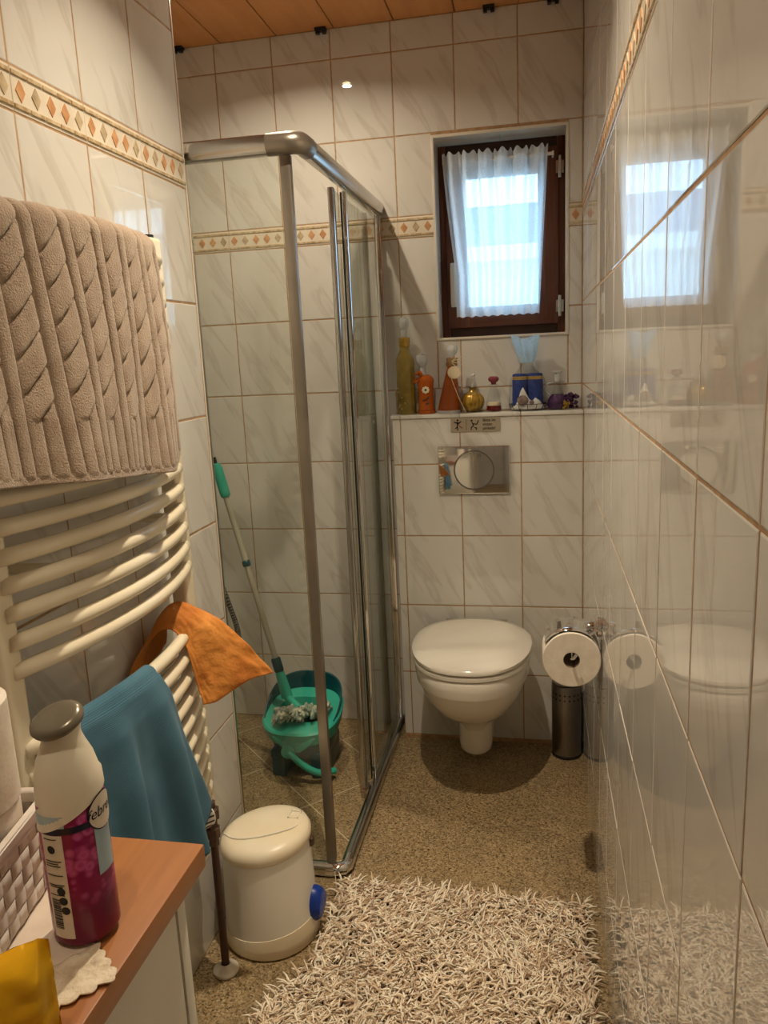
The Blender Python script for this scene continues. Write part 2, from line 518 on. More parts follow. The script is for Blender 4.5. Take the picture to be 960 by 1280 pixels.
def subtract(rect, hole):
    u0, u1, v0, v1 = rect; a0, a1, b0, b1 = hole
    if u1 <= a0 or u0 >= a1 or v1 <= b0 or v0 >= b1: return [rect]
    out = []
    if u0 < a0: out.append((u0, a0, v0, v1))
    if u1 > a1: out.append((a1, u1, v0, v1))
    x0, x1 = max(u0, a0), min(u1, a1)
    if v0 < b0: out.append((x0, x1, v0, b0))
    if v1 > b1: out.append((x0, x1, b1, v1))
    return out

def tile_wall(parent, origin, rotz, ucuts, vcuts, border=None, holes=(), tilt=0.0, gap=0.0044):
    ca, sa = math.cos(rotz), math.sin(rotz)
    for i in range(len(ucuts) - 1):
        for j in range(len(vcuts) - 1):
            rects = [(ucuts[i], ucuts[i + 1], vcuts[j], vcuts[j + 1])]
            isb = border is not None and abs(vcuts[j] - border) < 1e-4
            for h in holes:
                rects = [q for r in rects for q in subtract(r, h)]
            for (u0, u1, v0, v1) in rects:
                if u1 - u0 < 0.012 or v1 - v0 < 0.012: continue
                u, v = (u0 + u1) / 2, (v0 + v1) / 2
                loc = (origin[0] + ca * u, origin[1] + sa * u, v)
                if isb and v1 - v0 > 0.05:
                    border_tile(parent, u1 - u0 - 0.001, v1 - v0 - 0.002, loc, rotz, i * 5)
                    continue
                me = tile_mesh(u1 - u0 - gap, v1 - v0 - gap)
                a, b = random.gauss(0, tilt), random.gauss(0, tilt)
                place('tile', me, None, parent, loc, (a, 0, rotz + b))

def struct(name, mb, material, label, cat='wall', **k):
    o = mb.build(name, material, None, smooth=False, **k)
    return tag(o, label, cat, kind='structure')

G = 0.0009   # grout level behind the tile faces
WIN = (-0.342, 0.098, 1.437, 2.094)         # hole in the tiles: x0, x1, z0, z1
# back wall (with the window opening)
wb = MB()
x0, x1, z0, z1 = WIN
o = 0.0
wb.box((XS - 0.1, YB + G, 0), (x0 + o, YB + 0.30, ZC + 0.05))
wb.box((x1 - o, YB + G, 0), (XR + 0.15, YB + 0.30, ZC + 0.05))
wb.box((x0 + o, YB + G, 0), (x1 - o, YB + 0.30, z0 + o))
wb.box((x0 + o, YB + G, z1 - o), (x1 - o, YB + 0.30, ZC + 0.05))
wall_back = struct('wall_back', wb, M['grout'], 'cream marbled tile wall with the small window at the far end')
BR = [0.0, 0.2613, 0.5152, 0.7681, 1.0213, 1.2713, 1.5287, 1.7801, 1.8496, 2.1041, 2.36, ZC]
bu = [XS] + [XR - T * k for k in range(7, -1, -1)]
tile_wall(wall_back, (0, YB, 0), 0, bu, BR, 1.7801, [WIN, (-0.494, 1, -1, ZS)], 0.0012)

# boxed-in cistern below the ledge
XLE = -0.494
lb = MB().box((XLE + G, YF + G, 0), (XR + 0.05, YB + 0.01, ZS - 0.012))
wall_ledge = struct('wall_cistern', lb, M['grout'], 'low tiled cistern wall behind the toilet with a ledge on top')
LR = [0.012, 0.2587, 0.5142, 0.7683, 1.0206, ZS - 0.012]
tile_wall(wall_ledge, (0, YF, 0), 0, [XLE, XR - 3 * T, XR - 2 * T, XR - T, XR], LR, None, [], 0.0012)
tile_wall(wall_ledge, (XLE, 0, 0), -PI / 2, [-YB, -YF - 0.002], LR, None, [], 0.0012)
for k in range(4):
    a = [XLE - 0.004, XR - 3 * T, XR - 2 * T, XR - T, XR][k:k + 2]
    MB().box((a[0] + 0.001, YF - 0.005, ZS - 0.0125), (a[1] - 0.001, YB - 0.001, ZS)).build('ledge_tile', M['tile'], wall_ledge, 0.002, 2)
MB().box((XLE, YF - 0.003, 0), (XR, YF + 0.006, 0.011)).build('ledge_skirting', M['grout'], wall_ledge)

# right wall
RW = MB().box((XR + G, YR - 0.15, 0), (XR + 0.14, YB + 0.30, ZC + 0.05))
wall_right = struct('wall_right', RW, M['grout'], 'long glossy tiled wall close on the right mirroring the window')
RR = [0.0, 0.213, 0.4777, 0.7425, 1.0078, 1.273, 1.5401, 1.8045, 1.875, 2.139, 2.403, ZC]
P = 0.2145
ys = [0.758 + P * k for k in range(-8, 10)]
ys = [YR] + [y for y in ys if YR + 0.02 < y < YB - 0.02] + [YB]
tile_wall(wall_right, (XR, 0, 0), -PI / 2, sorted(-y for y in ys), RR, 1.8045, [(-YB, -YF + 0.001, -1, ZS)], 0.0011)

# left wall with the radiator: solid block that ends at the shower
LW = MB().box((XS - 0.1, YR - 0.15, 0), (XL - G, YE - G, ZC + 0.05))
wall_left = struct('wall_left', LW, M['grout'], 'cream tiled wall behind the towel radiator')
LRW = [0.0, 0.225, 0.4893, 0.7541, 1.0067, 1.2713, 1.5351, 1.7938, 1.8631, 2.1236, 2.388, ZC]
ys = [YR] + [y for y in [1.1723 + T * k for k in range(-10, 4)] if YR + 0.02 < y] 
ys[-1] = YE - 0.006
tile_wall(wall_left, (XL, 0, 0), PI / 2, ys, LRW, 1.7938, [], 0.0012)
tile_wall(wall_left, (0, YE, 0), PI, [0.803 + T * k for k in range(3)], LRW, None, [], 0.001)
MB().box((XL - 0.006, YE - 0.005, 0), (XL + 0.0005, YE + 0.001, ZC)).build('corner_trim', M['trim'], wall_left, 0.0015)

# shower side wall, wall behind the camera
SW = MB().box((XS - 0.1, YE, 0), (XS - G, YB + 0.1, ZC + 0.05))
wall_shower = struct('wall_shower', SW, M['grout'], 'tiled side wall of the shower behind the mop')
tile_wall(wall_shower, (XS, 0, 0), PI / 2, [YE + T * k for k in range(5)] + [YB], BR, 1.7801, [], 0.001)
BW = MB().box((XL - 0.2, YR - 0.12, 0), (XR + 0.2, YR - G, ZC + 0.05))
wall_rear = struct('wall_rear', BW, M['grout'], 'tiled wall behind the camera')
tile_wall(wall_rear, (0, YR, 0), PI, [-XR + T * k for k in range(5)] + [-XL], BR, 1.7801, [], 0.001)

# floor: diagonal tiles with pale joints
fb = MB().box((XS - 0.1, YR - 0.15, -0.06), (XR + 0.15, YB + 0.12, -0.0001))
floor = struct('floor', fb, M['floor_grout'], 'speckled brown stone floor laid diagonally', 'floor')
PF = 0.30
YC_ = 1.817
def clip_poly(poly, ax, val, keep_less):
    out = []
    for k in range(len(poly)):
        a, b = poly[k], poly[(k + 1) % len(poly)]
        ia = (a[ax] <= val) == keep_less or a[ax] == val
        ib = (b[ax] <= val) == keep_less or b[ax] == val
        if ia: out.append(a)
        if ia != ib:
            t = (val - a[ax]) / (b[ax] - a[ax])
            out.append((a[0] + t * (b[0] - a[0]), a[1] + t * (b[1] - a[1])))
    return out
s2 = math.sqrt(2)
for i in range(-12, 12):
    for j in range(-14, 12):
        g = 0.0014
        A0, A1 = 1.415 / s2 + i * PF + g, 1.415 / s2 + (i + 1) * PF - g     # (x+y)/sqrt2
        B0, B1 = 2.862 / s2 + j * PF + g, 2.862 / s2 + (j + 1) * PF - g     # (y-x)/sqrt2
        poly = [((a - b) / s2, (a + b) / s2) for a, b in ((A0, B0), (A1, B0), (A1, B1), (A0, B1))]
        for ax, val, less in ((0, XR, True), (0, XS, False), (1, YB, True), (1, YR, False)):
            if poly: poly = clip_poly(poly, ax, val, less)
        if len(poly) < 3: continue
        cx = sum(p[0] for p in poly) / len(poly); cy = sum(p[1] for p in poly) / len(poly)
        if cx < XL - 0.25 and cy < YE - 0.2: continue
        n = len(poly)
        vs = [(p[0] - cx, p[1] - cy, 0.0) for p in poly] + [(p[0] - cx, p[1] - cy, -0.006) for p in poly]
        fs = [tuple(range(n))] + [(k, n + k, n + (k + 1) % n, (k + 1) % n) for k in range(n)]
        me = bpy.data.meshes.new('floor_tile'); me.from_pydata(vs, [], fs)
        place('floor_tile', me, M['floor'], floor, (cx, cy, 0))

M['shower_joint'] = noisy('pale_shower_joint', srgb(222, 208, 178), srgb(206, 190, 158), 50, 0.8)
MB().box((XS, YC_ + 0.02, -0.004), (-0.545, YB, 0.00005 - 0.0001)).build('shower_joint', M['shower_joint'], floor)
# ceiling: veneered planks running to the window wall
cb = MB().box((XS - 0.1, YR - 0.15, ZC + 0.012), (XR + 0.15, YB + 0.12, ZC + 0.1))
ceiling = struct('ceiling', cb, M['gap'], 'ceiling of orange-brown wood panels', 'ceiling')
px = [-1.445 + 0.1985 * k for k in range(9)]
for k in range(len(px) - 1):
    w = 0.1985 - 0.003
    me = MB().box((-w / 2, YR, 0), (w / 2, YB, 0.012))
    if px[k] < XS - 0.2 or px[k] > XR: continue
    o = me.build('plank', M['plank'], ceiling, 0.0015, 1)
    o.location = (px[k] + 0.1985 / 2, 0, ZC)

# ------------------------------------------------------------------ window
YW = YB + 0.12
win = thing('window_1', 'small brown wooden window set deep in the tiled wall', 'window', (0, 0, 0), kind='structure')
RX0, RX1, RZ0, RZ1 = -0.336, 0.092, 1.443, 2.087
rv = MB()
for lo, hi in (((WIN[0] - 0.002, YB - 0.003, WIN[2] - 0.002), (RX0 + 0.001, YB + 0.006, WIN[3] + 0.002)), ((RX1 - 0.001, YB - 0.003, WIN[2] - 0.002), (WIN[1] + 0.002, YB + 0.006, WIN[3] + 0.002)), ((RX0, YB - 0.003, RZ1 - 0.001), (RX1, YB + 0.006, WIN[3] + 0.002)), ((RX0, YB - 0.003, WIN[2] - 0.002), (RX1, YB + 0.006, RZ0 + 0.001))):
    MB().box(lo, hi).build('edge_trim', M['trim'], win, 0.0015)
for lo, hi in (((RX0 - 0.006, YB - 0.001, RZ0 - 0.006), (RX0, YW + 0.06, RZ1 + 0.006)), ((RX1, YB - 0.001, RZ0 - 0.006), (RX1 + 0.006, YW + 0.06, RZ1 + 0.006))):
    MB().box(lo, hi).build('reveal_side', M['trim'], win)
for xa, xb in ((RX0, -0.122), (-0.121, RX1)):
    MB().box((xa, YB - 0.001, RZ1), (xb, YW + 0.06, RZ1 + 0.006)).build('reveal_tile', M['trim'], win)
MB().box((RX0, YB - 0.004, RZ0 - 0.006), (RX1, YW + 0.06, RZ0)).build('window_sill', M['trim'], win)
def frame_bar(name, lo, hi, m, par, bev=0.004):
    c = tuple((a + b) / 2 for a, b in zip(lo, hi))
    o = MB().box(tuple(a - d for a, d in zip(lo, c)), tuple(a - d for a, d in zip(hi, c))).build(name, m, par, bev, 2)
    o.location = c
    return o
f = 0.027
frame_bar('frame_stile', (RX0, YW, RZ0), (RX0 + f, YW + 0.06, RZ1), M['mahogany_v'], win)
frame_bar('frame_stile', (RX1 - f, YW, RZ0), (RX1, YW + 0.06, RZ1), M['mahogany_v'], win)
frame_bar('frame_rail', (RX0 + f, YW, RZ0), (RX1 - f, YW + 0.06, RZ0 + 0.036), M['mahogany_d'], win)
frame_bar('frame_rail', (RX0 + f, YW, RZ1 - 0.036), (RX1 - f, YW + 0.06, RZ1), M['mahogany_d'], win)
SX0, SX1, SZ0, SZ1 = RX0 + f - 0.004, RX1 - f + 0.004, RZ0 + 0.034, RZ1 - 0.034
yS = YW - 0.016
sash = thing('sash', '', ''); del sash['label']; del sash['category']
sash.parent = win
st = 0.068
frame_bar('sash_stile', (SX0, yS, SZ0), (SX0 + st, yS + 0.05, SZ1), M['mahogany_v'], sash)
frame_bar('sash_stile', (SX1 - st, yS, SZ0), (SX1, yS + 0.05, SZ1), M['mahogany_v'], sash)
frame_bar('sash_rail', (SX0 + st, yS, SZ0), (SX1 - st, yS + 0.05, SZ0 + 0.07), M['mahogany_h'], sash)
frame_bar('sash_rail', (SX0 + st, yS, SZ1 - 0.075), (SX1 - st, yS + 0.05, SZ1), M['mahogany_h'], sash)
MB().box((SX0 + st - 0.005, yS + 0.022, SZ0 + 0.065), (SX1 - st + 0.005, yS + 0.028, SZ1 - 0.07)).build('pane', M['pane'], sash, smooth=False)
hd = MB().box((SX0 + 0.012, yS - 0.012, 1.55), (SX0 + 0.034, yS + 0.001, 1.70)).build('window_handle', M['white_plastic'], win, 0.004)
MB().box((SX0 + 0.014, yS - 0.035, 1.555), (SX0 + 0.030, yS - 0.020, 1.685)).tube([(SX0 + 0.022, yS - 0.03, 1.675), (SX0 + 0.022, yS - 0.008, 1.675)], 0.007, 10).build('handle_lever', M['white_plastic'], hd, 0.003)
for zc in (1.985, 1.535):
    h = MB().tube([(SX1 + 0.004, yS - 0.004, zc - 0.035), (SX1 + 0.004, yS - 0.004, zc + 0.035)], 0.006, 12)
    h.box((SX1 - 0.008, yS - 0.003, zc - 0.02), (SX1 + 0.018, yS + 0.002, zc + 0.02))
    h.build('hinge', M['alu'], win)

# sheer curtain on a white rod
cur = thing('curtain', 'white sheer curtain gathered on a thin rod across the window', 'curtain', (0, 0, 0))
cy = yS - 0.040
MB().tube([(-0.312, cy, 2.020), (0.052, cy, 2.020)], 0.0055, 10).box((-0.314, cy - 0.006, 2.015), (-0.308, yS + 0.001, 2.027)).box((0.048, cy - 0.006, 2.015), (0.054, yS + 0.001, 2.027)).build('curtain_rod', M['white_plastic'], cur)
def curtain_pt(u, v):
    z = 1.512 + v * 0.533
    bot = 1 - v
    xl = -0.318 + 0.040 * min(1, bot * 1.35) ** 1.3
    xr = 0.040 - 0.036 * bot
    x = xl + (xr - xl) * u
    g = min(1.0, max(0.0, (v - 0.80) / 0.15))
    ph = u * 6.5 * 2 * PI
    a = 0.014 * math.sin(ph + 0.8 * math.sin(u * 5)) * (0.55 + 0.45 * v) + 0.006 * math.sin(ph * 2.3 + 1) * g
    a += 0.006 * math.sin(u * 7 + v * 3)
    if v > 0.925: z += 0.006 * math.sin(u * 90) ; a *= 0.8
    if v < 0.04: z += 0.002 * math.sin(u * 60)
    return (x + 0.004 * math.cos(ph) * v, cy - 0.010 + a - 0.003 * g, z)
MB().grid(curtain_pt, 160, 60).build('curtain_cloth', M['curtain'], cur, ang=180)

# neighbour's house outside the window
nb = thing('neighbour_house', 'pale house with slate roof seen through the window curtain', 'building', (0, 9.0, -1.0))
MB().box((-5, 0, 0), (4, 4, 3.4)).build('house_wall', M['render'], nb)
MB().prism([(-5.4, 3.3), (4.4, 3.3), (4.4, 3.45), (-5.4, 3.45)], -0.5, 2.2).build('eaves', M['render'], nb)
MB().add([(-5.4, -0.5, 3.45), (4.4, -0.5, 3.45), (4.4, 2.2, 4.3), (-5.4, 2.2, 4.3), (-5.4, 4.5, 3.45), (4.4, 4.5, 3.45)], [(0, 1, 2, 3), (3, 2, 5, 4), (0, 3, 4), (1, 5, 2)]).build('roof', M['roof'], nb, smooth=False)
for wx in (-1.6, 0.9):
    wf = MB().box((wx, -0.04, 1.2), (wx + 0.9, 0.02, 2.5)).build('house_window', M['roof'], nb)
    MB().box((wx + 0.07, -0.06, 1.27), (wx + 0.83, -0.03, 2.43)).build('pane', M['ground'], wf)
gd = MB().box((-12, YB + 0.35, -1.1), (12, 20, -1.0))
tag(gd.build('ground', M['ground'], None), 'pale paved ground outside the window', 'ground', kind='structure')

# ------------------------------------------------------------------ ceiling spots
for (lx, ly, e, spr, lab) in LAMPS:
    s = thing('ceiling_spotlight', 'small round ' + lab, 'lamp', (lx, ly, ZC), group='ceiling spotlights')
    MB().lathe([(0.0168, -0.001), (0.044, -0.001), (0.044, -0.008), (0.040, -0.012), (0.0168, -0.010), (0.0168, -0.001)], 32, capb=False, capt=False).build('lamp_ring', M['lamp_ring'], s)
    MB().lathe([(0.0001, -0.0170), (0.007, -0.0160), (0.012, -0.0125), (0.0155, -0.007), (0.0165, -0.002)], 24, capb=False, capt=False).build('lamp_lens', M['bulb'], s)
    ld = bpy.data.lights.new('spot_light', 'AREA'); ld.shape = 'DISK'; ld.size = 0.034; ld.energy = e; ld.color = WARM; ld.spread = math.radians(spr)
    lo = bpy.data.objects.new('spot_light', ld); COL.objects.link(lo); lo.parent = s; lo.location = (0, 0, -0.019)
# daylight enters through the pane
pd = bpy.data.lights.new('window_portal', 'AREA'); pd.shape = 'RECTANGLE'; pd.size = 0.42; pd.size_y = 0.62
pd.cycles.is_portal = True
po = bpy.data.objects.new('window_portal', pd); COL.objects.link(po)
po.location = (-0.122, YW + 0.08, 1.765); po.rotation_euler = (-PI / 2, 0, 0)

# ------------------------------------------------------------------ shower enclosure
XC, YC = -0.528, 1.817
sh = thing('shower_enclosure', 'corner shower enclosure with silver profiles and clear sliding glass', 'shower', (XC, YC, 0))
def rnd_rail(p, q, w, h, z):
    """rounded rail from p to q (xy), centred on z"""
    n = 16
    pr = [(w / 2 * math.copysign(abs(math.cos(t)) ** 0.6, math.cos(t)), h / 2 * math.copysign(abs(math.sin(t)) ** 0.6, math.sin(t))) for t in [2 * PI * k / n for k in range(n)]]
    d = Vector((q[0] - p[0], q[1] - p[1], 0)).normalized(); s = Vector((-d.y, d.x, 0))
    return MB().loft([[Vector((e[0], e[1], z)) + s * a + Vector((0, 0, b)) for a, b in pr] for e in (p, q)])
LXW = XL - XC - 0.03         # wall side, local x
LYB = YB - YC - 0.003
rnd_rail((LXW, 0.002), (-0.035, 0), 0.036, 0.046, 1.878).build('top_rail', M['alu'], sh)
rnd_rail((0, 0.035), (0, LYB), 0.036, 0.046, 1.878).build('top_rail', M['alu'], sh)
MB().tube([(-0.075, 0, 1.878), (-0.03, 0, 1.878), (-0.012, 0.002, 1.878), (-0.002, 0.012, 1.878), (0, 0.03, 1.878), (0, 0.06, 1.878)], 0.0245, 20).build('corner_connector', M['alu_dull'], sh)
rnd_rail((LXW, 0), (-0.03, 0), 0.034, 0.036, 0.018).build('bottom_rail', M['alu'], sh)
rnd_rail((0, 0.03), (0, LYB), 0.034, 0.036, 0.018).build('bottom_rail', M['alu'], sh)
MB().tube([(-0.05, 0, 0.019), (-0.02, 0, 0.019), (-0.006, 0.006, 0.019), (0, 0.02, 0.019), (0, 0.05, 0.019)], 0.0188, 16).build('corner_connector', M['chrome'], sh)
# front: glass leaf with its stile by the corner, wall profile on the left
d1 = MB().box((-0.052, 0.004, 0.036), (-0.026, 0.022, 1.856)).build('door_stile', M['alu_dull'], sh, 0.003)
MB().box((LXW + 0.004, 0.010, 0.036), (-0.05, 0.015, 1.856)).build('glass_panel', M['sglass'], sh, smooth=False)
MB().box((LXW, -0.004, 0.036), (LXW + 0.014, 0.020, 1.856)).build('wall_profile', M['alu'], sh, 0.002)
# side: fixed panel at the wall, sliding leaf pushed back towards it
MB().box((-0.010, LYB - 0.46, 0.036), (-0.005, LYB - 0.012, 1.856)).build('glass_panel', M['sglass'], sh, smooth=False)
MB().box((-0.014, LYB - 0.024, 0.0), (0.010, LYB, 1.905)).build('wall_profile', M['chrome'], sh, 0.004)
yd = 2.186 - YC
MB().box((-0.030, yd + 0.015, 0.05), (-0.025, yd + 0.43, 1.85)).build('glass_panel', M['sglass'], sh, smooth=False)
MB().box((-0.036, yd - 0.006, 0.045), (-0.019, yd + 0.018, 1.853)).build('door_stile', M['alu'], sh, 0.004)
MB().box((-0.014, LYB - 0.475, 0.036), (0.0, LYB - 0.458, 1.853)).build('panel_stile', M['chrome'], sh, 0.003)
MB().box((-0.0165, LYB - 0.478, 0.04), (-0.0140, LYB - 0.462, 1.85)).build('door_seal', M['seal'], sh)
MB().box((-0.036, yd + 0.42, 0.045), (-0.019, yd + 0.434, 1.853)).build('door_stile', M['alu'], sh, 0.003)
MB().tube([(-0.024, yd + 0.012, 0.038), (-0.024, yd + 0.03, 0.038)], 0.011, 12).build('door_roller', M['alu_dull'], sh)

# ------------------------------------------------------------------ toilet
tl = thing('toilet', 'white wall-hung toilet with closed lid below the chrome flush plate', 'toilet', (-0.217, YF - 0.002, 0.008))
def dring(hw, yb, yf, z, n=56, pw=2.35, cornerb=0.09):
    """D-shaped outline: flat-ish back at yb, round front at yf"""
    pts = []
    ym = yb - 0.42 * (yb - yf)
    for k in range(n):
        t = 2 * PI * k / n
        c, s = math.cos(t), math.sin(t)
        x = hw * math.copysign(abs(c) ** (2 / pw), c)
        if s >= 0: y = ym + (yb - ym) * abs(s) ** (2 / 3.6)
        else: y = ym - (ym - yf) * abs(s) ** (2 / 2.1)
        # taper towards the back
        if y > ym: x *= 1 - 0.22 * ((y - ym) / (yb - ym)) ** 2
        pts.append((x, y, z))
    return pts
hw = 0.182
rings = []
for z, w, yb, yf in [(0.085, .055, -0.06, -0.20), (0.10, .062, -0.04, -0.215), (0.16, .066, -0.0, -0.235), (0.195, .082, 0, -0.27), (0.225, .112, 0, -0.335), (0.27, .142, 0, -0.405), (0.32, .164, 0, -0.452), (0.355, .174, 0, -0.472), (0.372, .176, 0, -0.478), (0.376, .183, 0, -0.489), (0.40, .186, 0, -0.494), (0.425, .186, 0, -0.494), (0.432, .182, -0.004, -0.488)]:
    rings.append(dring(w, yb, yf, z))
MB().loft(rings).build('bowl', M['ceramic'], tl, ang=50)
MB().lathe([(0.030, 0.050), (0.045, 0.053), (0.054, 0.064), (0.057, 0.085), (0.058, 0.17), (0.06, 0.24)], 28, (0, -0.165, 0), 1.0, 1.15).tube([(0, -0.14, 0.12), (0, 0.0, 0.12)], 0.05, 20).build('outlet', M['ceramic'], tl)
sr = [dring(.180, -0.035, -0.486, 0.433), dring(.191, -0.03, -0.494, 0.437), dring(.191, -0.03, -0.494, 0.447), dring(.180, -0.035, -0.486, 0.451)]
MB().loft(sr).build('seat_ring', M['seat'], tl, ang=60)
lr = [dring(.180, -0.035, -0.486, 0.453), dring(.191, -0.03, -0.496, 0.457), dring(.192, -0.03, -0.497, 0.466), dring(.180, -0.036, -0.487, 0.474), dring(.15, -0.06, -0.44, 0.4785), dring(.10, -0.12, -0.37, 0.481), dring(.03, -0.2, -0.28, 0.482)]
MB().loft(lr).build('lid', M['seat'], tl, ang=60)
for sx in (-0.085, 0.085):
    MB().tube([(sx - 0.022, -0.024, 0.455), (sx + 0.022, -0.024, 0.455)], 0.013, 14).tube([(sx, -0.024, 0.43), (sx, -0.024, 0.452)], 0.010, 12).build('hinge', M['chrome'], tl)
for sx in (-1, 1):
    MB().tube([(sx * 0.150, -0.12, 0.33), (sx * 0.160, -0.12, 0.33)], 0.012, 14).build('bolt_cap', M['seat'], tl)

# flush plate
fp = thing('flush_plate', 'chrome flush plate with a round button above the toilet', 'flush plate', (-0.216, YF, 1.0))
MB().box((-0.1215, -0.010, -0.0815), (0.1215, -0.0005, 0.0815)).build('plate', M['chrome'], fp, 0.003, 3)
MB().lathe([(0.0655, -0.0135), (0.0685, -0.0135), (0.0685, -0.0098), (0.0655, -0.0098), (0.0655, -0.0135)], 48, (0, 0, 0), axis='y', capb=False, capt=False).build('button_ring', M['brushed'], fp)
hb = MB()
for sg in (-1, 1):
    pts = [(0.0645 * math.cos(t), 0.0645 * math.sin(t)) for t in [(-PI / 2 + PI * k / 24) for k in range(25)]]
    pts = [(sg * max(0.0008, p[0]) + (0.012 * sg), p[1]) if False else (sg * max(0.0006, p[0]), p[1]) for p in pts]
    MB().prism(pts, -0.0125, -0.0098).build('flush_button', M['chrome'], fp, 0.0008, 1)

# little metal sign
sg = thing('wall_sign', 'small metal sign asking to sit, stuck above the flush plate', 'sign', (-0.208, YF, 1.1535), )
MB().box((-0.083, -0.003, -0.0245), (0.083, -0.0004, 0.0245)).build('sign_plate', M['plate_gold'], sg, 0.001, 1)
def text_obj(body, size, m, parent, loc, bold=0.0, name='lettering', shear=0.0):
    c = bpy.data.curves.new('lettering', 'FONT'); c.body = body; c.size = size; c.extrude = 0.0003; c.offset = bold; c.shear = shear
    t = bpy.data.objects.new('lettering_tmp', c); COL.objects.link(t)
    dg = bpy.context.evaluated_depsgraph_get()
    me = bpy.data.meshes.new_from_object(t.evaluated_get(dg))
    bpy.data.objects.remove(t)
    me.materials.clear(); me.materials.append(m)
    o = bpy.data.objects.new(name, me); COL.objects.link(o); o.parent = parent
    o.location = loc; o.rotation_euler = (PI / 2, 0, 0)
    return o
for k, wd in enumerate(('Bitte im', 'sitzen', 'pinkeln!')):
    text_obj(wd, 0.0135, M['text'], sg, (0.024, -0.0032, 0.0095 - k * 0.0135), 0.00022)
def bars(segs, wdt):
    b = MB()
    for (x0, z0, x1, z1) in segs:
        d = Vector((x1 - x0, z1 - z0)); n = Vector((-d.y, d.x)).normalized() * wdt / 2
        b.prism([(x0 - n.x, z0 - n.y), (x1 - n.x, z1 - n.y), (x1 + n.x, z1 + n.y), (x0 + n.x, z0 + n.y)], -0.0036, -0.0028)
    return b
def disc(b, x, z, r):
    return b.prism([(x + r * math.cos(2 * PI * k / 12), z + r * math.sin(2 * PI * k / 12)) for k in range(12)], -0.0036, -0.0028)
disc(bars([(-0.061, 0.010, -0.061, -0.006), (-0.061, -0.006, -0.068, -0.013), (-0.061, -0.006, -0.060, -0.019), (-0.072, 0.009, -0.052, 0.006), (-0.06, 0.002, -0.048, 0.012)], 0.0036), -0.060, 0.0155, 0.0035).build('pictogram', M['text'], sg)
bars([(-0.072, 0.012, -0.044, -0.012), (-0.052, -0.008, -0.044, -0.010)], 0.0020).build('crossing_line', M['red_print'], sg)
bars([(-0.031, -0.018, -0.031, 0.018)], 0.0012).build('divider', M['text'], sg)
disc(bars([(-0.012, 0.008, -0.006, -0.005), (-0.006, -0.005, -0.014, -0.008), (-0.014, -0.008, -0.015, -0.018), (-0.008, 0.003, 0.004, 0.0), (0.004, 0.0, 0.010, 0.014), (-0.004, -0.010, 0.004, -0.012), (0.003, -0.012, 0.002, -0.018)], 0.0036), -0.013, 0.013, 0.0035).build('pictogram', M['text'], sg)

# ------------------------------------------------------------------ things on the ledge
YL = YB - 0.056
def liquid(name, col, trans=0.75, rough=0.05):
    return mat(name, col, rough, trans=trans, ior=1.33, spec=0.5)
M['clear_glass'] = mat('clear_bottle_glass', (0.88, 0.91, 0.93), 0.03, trans=0.62, ior=1.3)
M['thin_glass'] = glass_material('thin_bottle_glass', (0.93, 0.95, 0.95))
M['amber'] = noisy('golden_green_oil', srgb(216, 188, 92), srgb(176, 148, 60), 40, 0.06)
M['amber'].node_tree.nodes['Principled BSDF'].inputs['Transmission Weight'].default_value = 0.7
M['orange_liq'] = liquid('orange_bath_oil', srgb(236, 120, 40)[:3], 0.6)
M['orange2_liq'] = liquid('amber_orange_bath_oil', srgb(222, 116, 50)[:3], 0.7)
M['red_liq'] = liquid('dark_red_oil', srgb(110, 20, 24)[:3], 0.3)
M['pinkish'] = liquid('dusky_pink_glass', srgb(150, 70, 84)[:3], 0.4)
M['gold'] = noisy('olive_gold_lacquer', srgb(186, 148, 60), srgb(120, 94, 34), 30, 0.15, metal=0.5)
M['purple'] = noisy('purple_glass', srgb(72, 38, 78), srgb(48, 26, 56), 40, 0.1)
M['flower'] = mat('white_painted_petals', srgb(236, 226, 190), 0.6)
M['leaf_print'] = mat('dark_painted_leaf', srgb(50, 40, 24), 0.6)
M['raffia'] = noisy('pale_raffia', srgb(222, 206, 170), srgb(196, 176, 138), 40, 0.9)
M['tagcard'] = noisy('cream_card', srgb(222, 206, 178), srgb(210, 192, 162), 20, 0.8)
M['cork'] = noisy('brown_cork', srgb(150, 116, 80), srgb(122, 90, 60), 80, 0.9)
M['denim'] = noisy('blue_terry', srgb(36, 62, 140), srgb(24, 44, 108), 90, 0.95, bumpy=0.3)
M['goldband'] = noisy('gold_ribbon', srgb(196, 166, 100), srgb(168, 138, 76), 50, 0.35, metal=0.4)
M['napkin'] = noisy('white_cotton', srgb(226, 222, 216), srgb(206, 200, 196), 40, 0.9)
M['soap'] = noisy('grey_brown_shell', srgb(140, 118, 110), srgb(100, 82, 78), 60, 0.7)
M['wire'] = mat('dark_wire', srgb(70, 66, 64), 0.4, 0.8)

